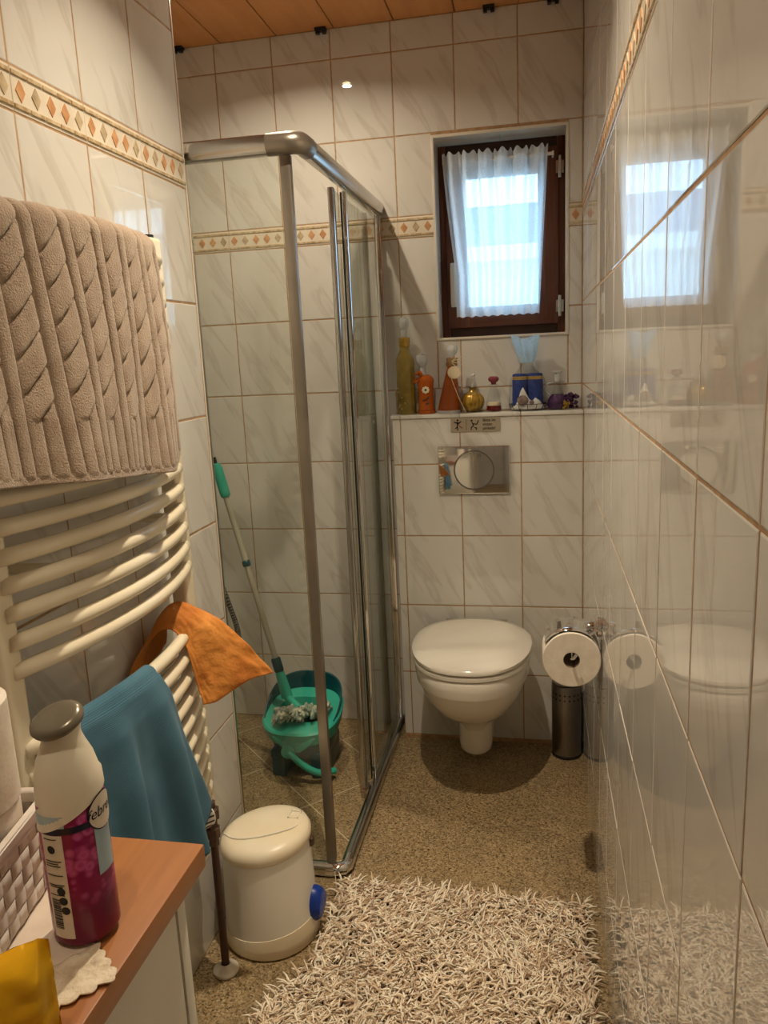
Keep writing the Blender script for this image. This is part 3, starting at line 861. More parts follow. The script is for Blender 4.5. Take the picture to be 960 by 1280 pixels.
# tall olive-gold bottle
b = thing('oil_bottle', 'tall slim golden oil bottle with round glass stopper on the ledge', 'bottle', (-0.449, YL, ZS))
MB().lathe([(0.026, 0.0), (0.0285, 0.003), (0.0285, 0.165), (0.027, 0.178), (0.018, 0.200), (0.0145, 0.212), (0.0145, 0.240)], 28).build('bottle_body', M['amber'], b)
MB().lathe([(0.0165, 0.218), (0.018, 0.224), (0.0165, 0.228), (0.018, 0.234), (0.0165, 0.238), (0.0165, 0.246), (0.013, 0.248)], 24).build('neck_ring', M['gold'], b)
MB().lathe([(0.009, 0.248), (0.010, 0.268), (0.008, 0.272), (0.014, 0.281), (0.016, 0.292), (0.014, 0.304), (0.008, 0.311), (0.001, 0.313)], 20).build('stopper', M['clear_glass'], b)
bd = MB()
for k in range(14):
    a = -1.9 + random.uniform(-0.7, 0.7)
    bd.lathe([(0.0001, -0.0025), (0.002, -0.0015), (0.0025, 0), (0.002, 0.0015), (0.0001, 0.0025)], 6, (0.029 * math.cos(a) - 0.006, 0.029 * math.sin(a), 0.008 + 0.006 * k))
bd.build('bead_string', M['goldband'], b)

# short orange bottle with painted flower
b = thing('oil_bottle', 'short orange bottle with painted daisy and cloth bow on the ledge', 'bottle', (-0.380, YL - 0.004, ZS))
MB().lathe([(0.025, 0), (0.027, 0.003), (0.0265, 0.012), (0.0245, 0.015), (0.0235, 0.05), (0.0240, 0.085), (0.0265, 0.105), (0.026, 0.112), (0.018, 0.122), (0.012, 0.126)], 28).build('bottle_body', M['orange_liq'], b)
MB().lathe([(0.0268, 0.010), (0.0275, 0.012), (0.0268, 0.014)], 28, capb=False, capt=False).build('foot_ring', M['orange2_liq'], b)
MB().lathe([(0.010, 0.122), (0.010, 0.145), (0.008, 0.150), (0.012, 0.156), (0.0175, 0.168), (0.0185, 0.178), (0.0165, 0.188), (0.008, 0.193), (0.001, 0.194)], 20, lean=(-0.05, 0)).build('stopper', M['clear_glass'], b)
bw = MB()
for k in range(5):
    a = PI * 0.55 + k * 0.45
    bw.loft([[(-0.010 + 0.004 * math.cos(t), -0.016 + 0.003 * math.sin(t), 0.122) for t in [2 * PI * q / 8 for q in range(8)]],
             [(-0.010 + 0.020 * math.cos(a) + 0.008 * math.cos(t), -0.020 + 0.006 * math.sin(t), 0.112 + 0.022 * math.sin(a)) for t in [2 * PI * q / 8 for q in range(8)]],
             [(-0.010 + 0.028 * math.cos(a) + 0.004 * math.cos(t), -0.018 + 0.003 * math.sin(t), 0.110 + 0.030 * math.sin(a)) for t in [2 * PI * q / 8 for q in range(8)]]])
bw.build('bow', M['orange_liq'], b)
dz = MB()
for k in range(8):
    a = 2 * PI * k / 8
    cx_, cz_ = 0.003 + 0.0075 * math.cos(a), 0.078 + 0.0075 * math.sin(a)
    dz.prism([(cx_ + 0.0042 * math.cos(2 * PI * q / 8), cz_ + 0.0042 * math.sin(2 * PI * q / 8)) for q in range(8)], -0.0262, -0.0225)
dz.build('daisy', M['flower'], b)
MB().prism([(0.003 + 0.003 * math.cos(2 * PI * q / 8), 0.078 + 0.003 * math.sin(2 * PI * q / 8)) for q in range(8)], -0.0268, -0.0225).build('daisy_centre', M['leaf_print'], b)
lf = MB()
for (x_, z_, a) in ((-0.002, 0.045, 0.35), (0.008, 0.050, 0.8), (0.008, 0.034, 0.4)):
    lf.prism([(x_ + 0.0075 * math.cos(t) * math.cos(a) - 0.0022 * math.sin(t) * math.sin(a), z_ + 0.0075 * math.cos(t) * math.sin(a) + 0.0022 * math.sin(t) * math.cos(a)) for t in [2 * PI * q / 10 for q in range(10)]], -0.0258, -0.0215)
lf.build('painted_leaf', M['leaf_print'], b)

# slanted cone bottle
b = thing('oil_bottle', 'cone-shaped orange bottle with round paper tag and raffia tie', 'bottle', (-0.302, YL - 0.006, ZS))
MB().lathe([(0.033, 0), (0.036, 0.003), (0.035, 0.012), (0.028, 0.060), (0.020, 0.110), (0.0135, 0.145), (0.0125, 0.165)], 28, lean=(0.08, 0)).build('bottle_body', M['orange2_liq'], b)
MB().lathe([(0.0365, 0), (0.0375, 0.004), (0.0368, 0.010)], 28, capt=False).build('bottle_foot', M['clear_glass'], b)
MB().lathe([(0.0165, 0.150), (0.018, 0.158), (0.0155, 0.166), (0.0175, 0.174), (0.012, 0.178)], 20, lean=(0.08, 0)).build('neck_tie', M['cork'], b)
MB().lathe([(0.008, 0.174), (0.008, 0.184), (0.012, 0.189), (0.0155, 0.199), (0.0155, 0.206), (0.011, 0.215), (0.001, 0.218)], 20, lean=(0.08, 0)).build('stopper', M['clear_glass'], b)
MB().prism([(0.022 + 0.020 * math.cos(2 * PI * q / 24), 0.130 + 0.020 * math.sin(2 * PI * q / 24)) for q in range(24)], -0.026, -0.0245).build('paper_tag', M['tagcard'], b)
rf = MB()
for pts in ([(0.014, -0.018, 0.165), (0.03, -0.022, 0.177), (0.050, -0.02, 0.178)], [(0.016, -0.018, 0.163), (0.035, -0.022, 0.158), (0.062, -0.018, 0.145)], [(0.016, -0.018, 0.160), (0.035, -0.022, 0.135), (0.036, -0.02, 0.09)],
            [(0.010, -0.026, 0.120), (0.035, -0.034, 0.05), (0.055, -0.034, 0.004)], [(0.016, -0.018, 0.163), (0.028, -0.024, 0.17), (0.04, -0.02, 0.165)]):
    rf.tube(catmull(pts, 5), 0.0012, 6)
rf.build('raffia', M['raffia'], b)

# round gold flask
b = thing('perfume_flask', 'round olive-gold flask with swan-neck glass stopper on the ledge', 'bottle', (-0.220, YL - 0.004, ZS))
prof = []
for k in range(15):
    t = -1.25 + 2.45 * k / 14
    prof.append((0.0345 * math.cos(t), 0.0335 + 0.0345 * math.sin(t)))
prof = [(0.010, 0.0005)] + prof + [(0.010, 0.070), (0.009, 0.078), (0.012, 0.080)]
fl = MB(); n = 60; o0 = 0
for (r, h) in prof:
    for k in range(n):
        t = 2 * PI * k / n
        rr = r * (1 + 0.035 * math.cos(12 * t) * (1 if 0.004 < h < 0.066 else 0))
        fl.v.append((rr * math.cos(t), rr * math.sin(t), h))
for i in range(len(prof) - 1):
    for k in range(n):
        a = i * n + k; c = i * n + (k + 1) % n
        fl.f.append((a, c, c + n, a + n))
fl.f.append(tuple(reversed(range(n))))
fl.build('flask_body', M['gold'], b, ang=80)
MB().tube(catmull([(0, 0, 0.078), (0.002, 0, 0.092), (0.006, 0, 0.104), (0.003, 0, 0.114), (0, 0, 0.122)], 5), [0.004] * 12 + [0.006] * 4 + [0.0075] * 3 + [0.006, 0.002], 12).build('stopper', M['clear_glass'], b)

# small conical bottle with dark red liquid
b = thing('oil_bottle', 'small clear bottle half full of dark red oil with mauve knob', 'bottle', (-0.149, YL, ZS))
MB().lathe([(0.022, 0), (0.0245, 0.002), (0.0245, 0.006), (0.0215, 0.030), (0.016, 0.060), (0.011, 0.072), (0.0105, 0.080), (0.015, 0.083), (0.015, 0.086), (0.010, 0.088)], 28).build('bottle_body', M['thin_glass'], b)
MB().lathe([(0.020, 0.003), (0.0225, 0.005), (0.0212, 0.019), (0.0001, 0.0192)], 24).build('oil_fill', M['red_liq'], b)
MB().lathe([(0.0205, 0.0195), (0.0198, 0.029), (0.0001, 0.0292)], 24).build('oil_layer', M['tagcard'], b)
MB().lathe([(0.007, 0.086), (0.008, 0.092), (0.015, 0.098), (0.0165, 0.104), (0.0145, 0.109), (0.010, 0.112), (0.001, 0.1125)], 20).build('stopper', M['pinkish'], b)

# gift wrapped in cellophane: two rolled blue cloths, white napkin, wire basket
b = thing('gift_bundle', 'two rolled blue cloths with gold bands wrapped in cellophane', 'gift', (-0.036, YL + 0.002, ZS))
for sx, la in ((-0.026, 0.02), (0.026, -0.02)):
    r_ = MB().lathe([(0.020, 0.016), (0.026, 0.020), (0.0265, 0.065), (0.0265, 0.118), (0.024, 0.122), (0.016, 0.120), (0.014, 0.112), (0.001, 0.112)], 24, (sx, 0.006, 0), lean=(la, 0)).build('cloth_roll', M['denim'], b)
    MB().lathe([(0.0272, 0.103), (0.0274, 0.104), (0.0274, 0.113), (0.0272, 0.114)], 24, (sx, 0.006, 0), lean=(la, 0), capb=False, capt=False).build('gold_band', M['goldband'], r_)
def nap(u, v):
    a = PI + u * PI
    r_ = 0.05 - 0.012 * v
    top = 0.012 + 0.062 * max(0, 1 - abs(u - 0.38) * 4.2) + 0.040 * max(0, 1 - abs(u - 0.80) * 3.8)
    return (1.1 * r_ * math.cos(a), 0.006 + 0.82 * r_ * math.sin(a), 0.006 + v * top)
MB().grid(nap, 36, 8).build('napkin', M['napkin'], b, thick=0.002)
MB().lathe([(0.0001, -0.018), (0.012, -0.014), (0.017, -0.004), (0.016, 0.006), (0.008, 0.015), (0.0001, 0.017)], 16, (-0.016, -0.034, 0.036), sx=1.1, sy=0.5).build('shell_soap', M['soap'], b)
MB().lathe([(0.0001, -0.008), (0.006, -0.006), (0.008, 0), (0.006, 0.006), (0.0001, 0.008)], 12, (0.014, -0.042, 0.028), sy=0.6).build('shell_soap', M['soap'], b)
wr = MB()
for z_, r_ in ((0.003, 0.052), (0.022, 0.062)):
    wr.tube([(r_ * math.cos(2 * PI * k / 28), 0.004 + 0.76 * r_ * math.sin(2 * PI * k / 28), z_) for k in range(29)], 0.0011, 6, caps=False)
for k in range(12):
    t = 2 * PI * k / 12
    wr.tube([(0.052 * math.cos(t), 0.004 + 0.040 * math.sin(t), 0.003), (0.062 * math.cos(t), 0.004 + 0.047 * math.sin(t), 0.022)], 0.0011, 6)
for sx in (-0.025, 0.02): wr.lathe([(0.0001, 0.0001), (0.003, 0.002), (0.0035, 0.004), (0.003, 0.006), (0.0001, 0.008)], 8, (sx, -0.037, 0))
wr.build('wire_basket', M['wire'], b)
def wrapf(u, v):
    a = 2 * PI * u
    r_ = [0.060, 0.064, 0.060, 0.060, 0.055, 0.030, 0.016][min(6, int(v * 6))]
    r2 = [0.060, 0.064, 0.060, 0.060, 0.055, 0.030, 0.016][min(6, int(v * 6) + 1)]
    t = v * 6 - int(v * 6)
    r_ = r_ + (r2 - r_) * t
    w = 0.002 * math.sin(a * 9 + v * 7) + 0.0015 * math.sin(a * 17)
    return ((r_ + w) * math.cos(a), 0.002 + 0.78 * (r_ + w) * math.sin(a), 0.004 + v * 0.155)
MB().grid(wrapf, 64, 24).build('cellophane', M['thin_glass'], b, ang=20)
def topf(u, v):
    a = 2 * PI * u
    r_ = 0.017 + 0.019 * v ** 0.8 + (0.003 + 0.004 * v) * math.sin(a * 7 + 2 * v)
    return (1.15 * r_ * math.cos(a) - 0.008 * v, 0.002 + 0.5 * r_ * math.sin(a), 0.158 + 0.082 * v + 0.010 * v * math.sin(a * 2 + 0.6))
MB().grid(topf, 64, 16).build('cellophane_top', M['cello_top'], b, ang=20)

# little purple jug and dried-flower ornament
b = thing('glass_jug', 'tiny purple glass jug with handle beside the wrapped gift', 'jug', (0.062, YL + 0.004, ZS))
MB().lathe([(0.018, 0), (0.027, 0.004), (0.031, 0.016), (0.028, 0.032), (0.018, 0.048)], 28).build('jug_body', M['purple'], b)
MB().lathe([(0.018, 0.048), (0.011, 0.064), (0.010, 0.078), (0.020, 0.086), (0.021, 0.088), (0.010, 0.089)], 28).build('jug_neck', M['thin_glass'], b)
MB().lathe([(0.008, 0.089), (0.009, 0.105), (0.009, 0.112), (0.014, 0.117), (0.014, 0.121), (0.001, 0.122)], 20).build('stopper', M['clear_glass'], b)
MB().tube(catmull([(-0.014, 0, 0.084), (-0.030, 0, 0.080), (-0.034, 0, 0.062), (-0.022, 0, 0.044)], 6), 0.003, 8).build('jug_handle', M['clear_glass'], b)
b = thing('dried_posy', 'small dried purple posy with golden rose beside the jug', 'ornament', (0.105, YL - 0.004, ZS))
pz = MB()
for k in range(40):
    a = random.uniform(0, 2 * PI); r_ = random.uniform(0.006, 0.026); z_ = random.uniform(0.006, 0.052)
    pz.lathe([(0.0001, -0.006), (0.005, -0.003), (0.006, 0.001), (0.003, 0.005), (0.0001, 0.007)], 6, (r_ * math.cos(a), 0.7 * r_ * math.sin(a), z_))
pz.build('dried_petals', M['purple'], b)
rs = MB()
for k in range(9):
    a = k * 2.4; r_ = 0.003 + 0.0012 * k
    rs.lathe([(0.0001, -0.005), (0.005, -0.002), (0.005, 0.003), (0.0001, 0.006)], 8, (-0.018 + r_ * math.cos(a), -0.016 - 0.004 * math.sin(k), 0.016 + r_ * math.sin(a)))
rs.build('golden_rose', M['gold'], b)

for o_ in list(COL.objects):
    if o_.name.startswith(('oil_bottle', 'perfume_flask', 'glass_jug')): o_.scale = (1.12, 1.12, 1.05)

# ------------------------------------------------------------------ toilet roll holder + roll, brush holder
RC = (0.0735, 1.785, 0.664)
hl = thing('toilet_roll_holder', 'chrome toilet roll holder with flap screwed to the right wall', 'holder', (XR, RC[1] + 0.035, 0.737))
MB().lathe([(0.020, -0.012), (0.024, -0.010), (0.024, -0.001)], 24, axis='x').lathe([(0.0001, -0.035), (0.011, -0.033), (0.013, -0.022), (0.012, -0.01)], 20, axis='x').build('rosette', M['chrome'], hl)
def flap(u, v):
    a = math.radians(48 + 100 * u)
    cx_, cz_ = RC[0] - XR, RC[2] - 0.737
    r_ = 0.0735
    return (cx_ + r_ * math.cos(a), -0.030 + 0.10 * v, cz_ + r_ * math.sin(a))
MB().grid(flap, 24, 4).build('flap', M['chrome'], hl, thick=0.0012, ang=60)
MB().tube(catmull([(-0.012, 0.0, 0.0), (-0.022, 0.035, -0.010), (-0.018, 0.075, -0.014), (-0.020, 0.082, -0.045), (-0.045, 0.084, -0.070), (RC[0] - XR, 0.084, RC[2] - 0.737 + 0.008)], 6) + [(RC[0] - XR, -0.048, RC[2] - 0.737 + 0.008), (RC[0] - XR + 0.005, -0.052, RC[2] - 0.737 + 0.012), (RC[0] - XR + 0.010, -0.052, RC[2] - 0.737 + 0.020)], 0.0035, 10).build('wire_arm', M['chrome'], hl)
MB().tube([(-0.012, -0.018, 0), (-0.012, 0.06, 0)], 0.006, 12).tube([(-0.012, -0.02, 0.0), (-0.03, -0.026, -0.012)], 0.004, 8).build('flap_hinge', M['chrome'], hl)
tr = thing('toilet_roll', 'toilet paper roll on the chrome holder at the right wall', 'toilet roll', RC, group=None)
def roll_mesh(b, r, ri, h, n=40):
    b.lathe([(ri, 0), (r - 0.002, 0), (r, 0.002), (r, h - 0.002), (r - 0.002, h), (ri, h), (ri, 0)], n, capb=False, capt=False)
    return b
def roll_parts(o, axis_y=False, r=0.0685, ri=0.0195, h=0.096):
    p = [(ri, 0), (r - 0.002, 0), (r, 0.002), (r, h - 0.002), (r - 0.002, h), (ri, h)]
    c = [(ri + 0.0006, 0.0004), (ri + 0.0006, h - 0.0004), (ri - 0.0006, h - 0.0004), (ri - 0.0006, 0.0004), (ri + 0.0006, 0.0004)]
    MB().lathe(p, 48, axis='y' if axis_y else 'z', capb=False, capt=False).build('paper', M['paper'], o)
    MB().lathe(c, 32, axis='y' if axis_y else 'z', capb=False, capt=False).build('cardboard_core', M['paper_core'], o)
roll_parts(tr, True)

bh = thing('toilet_brush_holder', 'perforated brushed steel brush holder on the floor by the right wall', 'brush holder', (0.089, 2.556, 0))
br, bhh = 0.0505, 0.265
MB().lathe([(br - 0.001, 0.0), (br, 0.002), (br, bhh - 0.002), (br - 0.001, bhh), (br - 0.003, bhh), (br - 0.004, 0.004)], 40, capt=False).build('holder_body', M['brushed'], bh)
MB().lathe([(br + 0.0006, 0), (br + 0.001, 0.002), (br + 0.001, 0.009), (br, 0.011)], 40).build('base_ring', M['black'], bh)
hs = MB()
for row in (0, 1):
    for k in range(20):
        a = 2 * PI * (k + 0.5) / 20
        c, s_ = math.cos(a), math.sin(a)
        z_ = 0.236 - 0.018 * row
        ring = [(br * c - 0.0034 * math.sin(2 * PI * q / 10) * s_ + 0.0008 * c, br * s_ + 0.0034 * math.sin(2 * PI * q / 10) * c + 0.0008 * s_, z_ + 0.0034 * math.cos(2 * PI * q / 10)) for q in range(10)]
        hs.add(ring, [tuple(range(10))])
hs.build('perforation', M['seal'], bh)
MB().lathe([(0.030, 0.262), (br - 0.006, 0.264), (br - 0.004, 0.268), (0.02, 0.272), (0.009, 0.274), (0.009, 0.36), (0.011, 0.365), (0.011, 0.385), (0.001, 0.388)], 28).build('brush_handle', M['brushed'], bh)

# ------------------------------------------------------------------ towel radiator
YRL, YRR, XRC = 0.900, 1.464, -0.742
rad = thing('towel_radiator', 'tall cream towel radiator with curved rails on the left wall', 'radiator', (XRC, YRR, 0))
def bow(y):
    t = (y - (YRL + YRR) / 2) / ((YRR - YRL) / 2)
    return XRC + 0.012 + 0.048 * max(0, 1 - t * t)
ZT, ZBT = 1.640, 0.42
for y_ in (YRL, YRR):
    MB().box((-0.018, y_ - YRR - 0.021, ZBT), (0.018, y_ - YRR + 0.021, ZT)).build('collector', M['rad'], rad, 0.009, 3)
    for z_ in (ZT,):
        MB().lathe([(0.010, 0), (0.011, 0.001), (0.011, 0.006), (0.001, 0.007)], 14, (0.0, y_ - YRR, ZT)).build('vent_cap', M['black'], rad)
BARS = [1.597 - 0.0408 * k for k in range(9)] + [1.230, 1.189, 1.148, 1.107, 1.066, 1.024, 0.982] + [0.862 - 0.043 * k for k in range(10)]
ymesh = None
for z_ in BARS:
    if ymesh is None:
        pts = []
        n = 22
        for k in range(n + 1):
            y_ = YRL + (YRR - YRL) * k / n
            pts.append((bow(y_) - XRC, y_ - YRR, 0))
        ymesh = MB().tube(pts, 0.0125, 14).mesh('rail')
        ymesh.materials.append(M['rad']); ymesh.shade_smooth()
    place('rail', ymesh, None, rad, (0, 0, z_))
for z_ in (1.107, 0.690):
    for y_ in (YRL + 0.1, YRR - 0.1):
        MB().tube([(XL - XRC + 0.001, y_ - YRR, z_), (bow(y_) - XRC - 0.008, y_ - YRR, z_)], 0.009, 12).build('wall_bracket', M['rad'], rad)
# pipe with valve and rosette
vb = MB().lathe([(0.009, 0.325), (0.012, 0.33), (0.012, 0.345), (0.0165, 0.35), (0.0165, 0.372), (0.012, 0.376), (0.012, 0.392), (0.018, 0.396), (0.018, 0.418), (0.011, 0.422), (0.011, 0.436)], 8, (0.016, -0.008, 0.0)).build('valve', M['valve'], rad, ang=25)
pp = MB().tube([(0.016, -0.008, 0.33), (0.016, -0.010, 0.2), (0.016, -0.012, 0.012)], 0.0090, 16).build('supply_pipe', M['pipe'], rad)
MB().lathe([(0.028, 0), (0.030, 0.003), (0.029, 0.008), (0.019, 0.014), (0.0125, 0.022), (0.0105, 0.022)], 28, (0.016, -0.012, 0), capt=False).build('floor_rosette', M['white_plastic'], pp)
kn = MB().lathe([(0.013, 0), (0.021, 0.004), (0.023, 0.02), (0.022, 0.046), (0.017, 0.052), (0.001, 0.053)], 28, (0, 0, 0)).build('thermostat_knob', M['white_plastic'], rad)
kn.location = (0.016, -0.014, 0.405); kn.rotation_euler = (math.radians(78), 0, math.radians(-22))
rb = MB()
for k in range(14):
    a = 2 * PI * k / 14
    rb.box((0.0225 - 0.0008, -0.0016, 0.010), (0.0236, 0.0016, 0.044)) if False else rb.add([(0.0236 * math.cos(a + q) , 0.0236 * math.sin(a + q), z_) for z_ in (0.010, 0.044) for q in (-0.08, 0.08)], [(0, 1, 3, 2)])
rb.build('knob_grip', M['black'], kn)

# ------------------------------------------------------------------ beige cable towel
def towel_height(a, s):
    """relief of the cable weave: a along the width (m), s down the length (m)"""
    per = 0.070
    c = (a / per) % 1.0
    h = 0.0
    if c < 0.30:                               # plain rib
        t = abs(c - 0.15) / 0.15
        h = 0.0060 * (1 - t ** 4)
    elif s < 0.30:                             # braid of slanted leaves
        t = (c - 0.30) / 0.70
        ph = (s / 0.054 + 1.0 * t) % 1.0
        edge = 1 - abs(2 * t - 1) ** 4
        h = 0.0085 * edge * min(1, min(ph, 1 - ph) / 0.11) * (0.55 + 0.45 * ph)
    else:                                      # plain ribs towards the hem
        t = (c - 0.30) / 0.70
        k = abs(((t * 2) % 1.0) - 0.5) * 2
        h = 0.0055 * (1 - k ** 4)
    return h
M['towel'] = noisy('beige_terry', srgb(172, 152, 132), srgb(156, 134, 114), 26, 0.95, bumpy=0.9, bscale=420, bdist=0.003, sheen=0.4)
M['towel'].node_tree.nodes['Principled BSDF'].inputs['Specular IOR Level'].default_value = 0.1
tw = thing('bath_towel', 'beige cable-pattern bath towel draped over the top of the radiator', 'towel', (0, 0, 0))
YT0, YT1 = 0.770, 1.342
ZTOP = 1.620
LF = 0.395
def towel_pt(u, v):
    y = YT0 + (YT1 - YT0) * u
    xb = bow(min(max(y, YRL), YRR))
    tot = 0.20 + 0.06 + LF
    s = v * tot
    R = 0.021
    a = (y - YT0)
    if s < 0.20:                    # back
        x = xb - R; z = ZTOP - R - (0.20 - s); nx, nz = -1, 0
    elif s < 0.26:
        t = (s - 0.20) / 0.06 * PI
        x = xb - R * math.cos(t); z = ZTOP - R + R * math.sin(t); nx, nz = -math.cos(t), math.sin(t)
    else:
        d = s - 0.26
        q = d / LF
        low = -0.044 * (1 - u) * q                      # hem rises to the near side
        z = ZTOP - R - d - low * 1.3 + (0.030 * max(0, (u - 0.86) / 0.14) ** 2) * q
        x = xb + R + 0.012 * q + 0.030 * (1 - u) * q ** 1.5
        fold = math.sin(u * 13 + 1.2 + q * 0.8) * 0.009 * q + math.sin(u * 29 + q * 2) * 0.004 * q
        x += fold
        y += 0.006 * math.sin(q * 4) - 0.012 * q * (u - 0.5)
        nx, nz = 1, 0
    h = towel_height(a, max(0, s - 0.255)) if s > 0.20 else 0.001
    if s > 0.26 + LF - 0.012: h = 0.004
    return (x + nx * h, y, z + nz * h)
MB().grid(towel_pt, 260, 240).build('towel_cloth', M['towel'], tw, ang=180, thick=0.006)

# ------------------------------------------------------------------ blue microfibre cloth
def cloth_mat(name, c1, c2, rib):
    M_ = mat(name, c1, 0.9, sheen=0.1, spec=0.2)
    nt, N, L, b = nodes(M_)
    n = noisetex(N, L, coords(N, L), 9, 3)
    r = ramp(N, [(0.3, c1), (0.7, c2)]); L.new(n.outputs['Fac'], r.inputs[0]); L.new(r.outputs[0], b.inputs['Base Color'])
    w = N.new('ShaderNodeTexWave'); w.inputs['Scale'].default_value = rib; w.bands_direction = 'Z'
    L.new(coords(N, L), w.inputs['Vector'])
    bump(N, L, b, w.outputs['Fac'], 0.35, 0.002)
    return M_
M['blue_cloth'] = cloth_mat('blue_waffle_cloth', srgb(82, 122, 142), srgb(64, 102, 122), 110)
bc = thing('cleaning_cloth', 'blue microfibre cloth hanging over the lower radiator rails', 'cloth', (0, 0, 0))
zb = 0.862
def blue_pt(u, v):
    y = 0.925 + 0.255 * u
    tot = 0.10 + 0.05 + 0.34
    s = v * tot
    R = 0.0155
    xb = bow(y)
    if s < 0.10: return (xb - R, y, zb - (0.10 - s))
    if s < 0.15:
        t = (s - 0.10) / 0.05 * PI
        return (xb - R * math.cos(t), y, zb + R * math.sin(t) + 0.001)
    d = s - 0.15; q = d / 0.34
    x = xb + R + 0.010 * min(1, q * 8) + 0.022 * q + 0.017 * math.sin(u * 15 + 0.9 + 1.6 * q) * min(1, q * 2.5)
    x += 0.009 * math.sin(u * 31 + 3 * q) * q + 0.006
    y2 = y + q * (0.085 * u ** 2 + 0.030 * (u - 0.2))
    return (x, y2, zb - d - 0.02 * u * q + 0.045 * (u > 0.85) * (u - 0.85) / 0.15 * q)
MB().grid(blue_pt, 90, 90).build('cloth_sheet', M['blue_cloth'], bc, ang=180, thick=0.003)

# ------------------------------------------------------------------ orange chamois
M['orange_cloth'] = noisy('orange_chamois', srgb(216, 142, 64), srgb(188, 112, 42), 14, 0.8, bumpy=0.7, bscale=42, bdist=0.008)
oc = thing('chamois_cloth', 'stiff orange chamois leather hung over the middle radiator rail', 'cloth', (0, 0, 0))
ctrl = [
    [(-0.778, 1.270, 0.800), (-0.782, 1.320, 0.790), (-0.784, 1.38, 0.800), (-0.780, 1.43, 0.820)],
    [(-0.770, 1.300, 0.840), (-0.768, 1.345, 0.862), (-0.766, 1.39, 0.882), (-0.764, 1.43, 0.890)],
    [(-0.735, 1.330, 0.884), (-0.730, 1.355, 0.918), (-0.722, 1.39, 0.926), (-0.716, 1.425, 0.905)],
    [(-0.702, 1.340, 0.879), (-0.692, 1.365, 0.895), (-0.672, 1.395, 0.894), (-0.652, 1.425, 0.880)],
    [(-0.686, 1.345, 0.830), (-0.676, 1.365, 0.836), (-0.640, 1.40, 0.842), (-0.606, 1.43, 0.834)],
    [(-0.674, 1.350, 0.770), (-0.664, 1.370, 0.776), (-0.612, 1.405, 0.796), (-0.568, 1.435, 0.788)],
    [(-0.666, 1.352, 0.722), (-0.640, 1.372, 0.724), (-0.594, 1.405, 0.752), (-0.545, 1.435, 0.760)]]
fn = net(ctrl)
def ora(u, v):
    p = fn(u, v)
    k = noise.noise(Vector((u * 4, v * 6, 1.7))) * 0.006 + noise.noise(Vector((u * 11, v * 13, 4.1))) * 0.0022
    return p + Vector((k, -0.4 * k, 0.3 * k))
MB().grid(ora, 48, 72).build('cloth_sheet', M['orange_cloth'], oc, ang=180, thick=0.002)

# ------------------------------------------------------------------ cabinet with beech top
ZT_ = 0.86
CX, CY = -0.378, 0.733
YN = -0.10
cabn = thing('bathroom_cabinet', 'low white cabinet with beech worktop in the near left corner', 'cabinet', ((XL + CX) / 2, (CY + YN) / 2, 0))
ox, oy = (XL + CX) / 2, (CY + YN) / 2
def cbox(name, lo, hi, m, par=cabn, bev=0.0015):
    return MB().box((lo[0] - ox, lo[1] - oy, lo[2]), (hi[0] - ox, hi[1] - oy, hi[2])).build(name, m, par, bev, 2)
top = MB().box((XL + 0.002 - ox, YN - oy, -0.028), (CX - ox, CY - oy, 0)).build('worktop', M['beech'], cabn, 0.002, 2)
top.location = (0, 0, ZT_)
FX = CX - 0.020
cbox('side_panel', (XL + 0.004, CY - 0.040, 0.0), (FX, CY - 0.022, ZT_ - 0.029), M['white_lac'])
cbox('side_panel', (XL + 0.004, YN + 0.01, 0.0), (FX, YN + 0.028, ZT_ - 0.029), M['white_lac'])
cbox('back_panel', (XL + 0.004, YN + 0.028, 0.05), (XL + 0.012, CY - 0.040, ZT_ - 0.029), M['white_lac'])
cbox('plinth', (FX - 0.06, YN + 0.028, 0.0), (FX - 0.045, CY - 0.04, 0.07), M['white_lac'])
zz = [0.075, 0.355, 0.610, ZT_ - 0.034]
for k in range(3):
    dr = cbox('drawer', (FX - 0.018, YN + 0.031, zz[k] + 0.002), (FX - 0.001, CY - 0.043, zz[k + 1] - 0.002), M['white_lac'])
    MB().lathe([(0.006, 0), (0.006, 0.012), (0.013, 0.018), (0.012, 0.024), (0.001, 0.026)], 16, (FX - 0.001 - ox, 0.12 - oy, (zz[k] + zz[k + 1]) / 2), axis='x').build('knob', M['alu'], dr)

# runner with lace edge
C0 = Vector((-0.376, 0.536, 0)); av = Vector((-0.64, -0.77, 0)).normalized(); bv = Vector((-0.77, 0.64, 0))
M['linen'] = noisy('pale_linen', srgb(222, 206, 190), srgb(212, 194, 178), 30, 0.95, bumpy=0.2, bscale=500, bdist=0.001)
M['lace'] = noisy('ecru_lace', srgb(232, 218, 196), srgb(202, 184, 158), 60, 0.95, bumpy=0.9, bscale=150, bdist=0.004)
rn = thing('table_runner', 'pale runner with scalloped lace edge lying on the beech worktop', 'runner', (C0.x, C0.y, ZT_))
LA, LB = 0.13, 0.30
def runner_pt(u, v):
    a = u * LA; b = 0.045 + v * (LB - 0.045)
    p = av * a + bv * b
    x = min(max(p.x + C0.x, XL + 0.01), 9) - C0.x
    return (x, p.y, 0.0022)
MB().grid(runner_pt, 20, 20).build('runner_cloth', M['linen'], rn, thick=0.0012)
def lace_pt(u, v):
    a = u * LA
    sc = 0.0045 * abs(math.sin(a / 0.016 * PI))
    b = v * (0.05) - sc * (1 - v)
    a2 = a - 0.004 * abs(math.sin(b / 0.014 * PI)) * (1 - u)
    return tuple(av * a2 + bv * b + Vector((0, 0, 0.0034 + 0.0010 * math.sin(a * 300) * math.sin(b * 280))))
MB().grid(lace_pt, 120, 30).build('lace_band', M['lace'], rn, thick=0.0012)

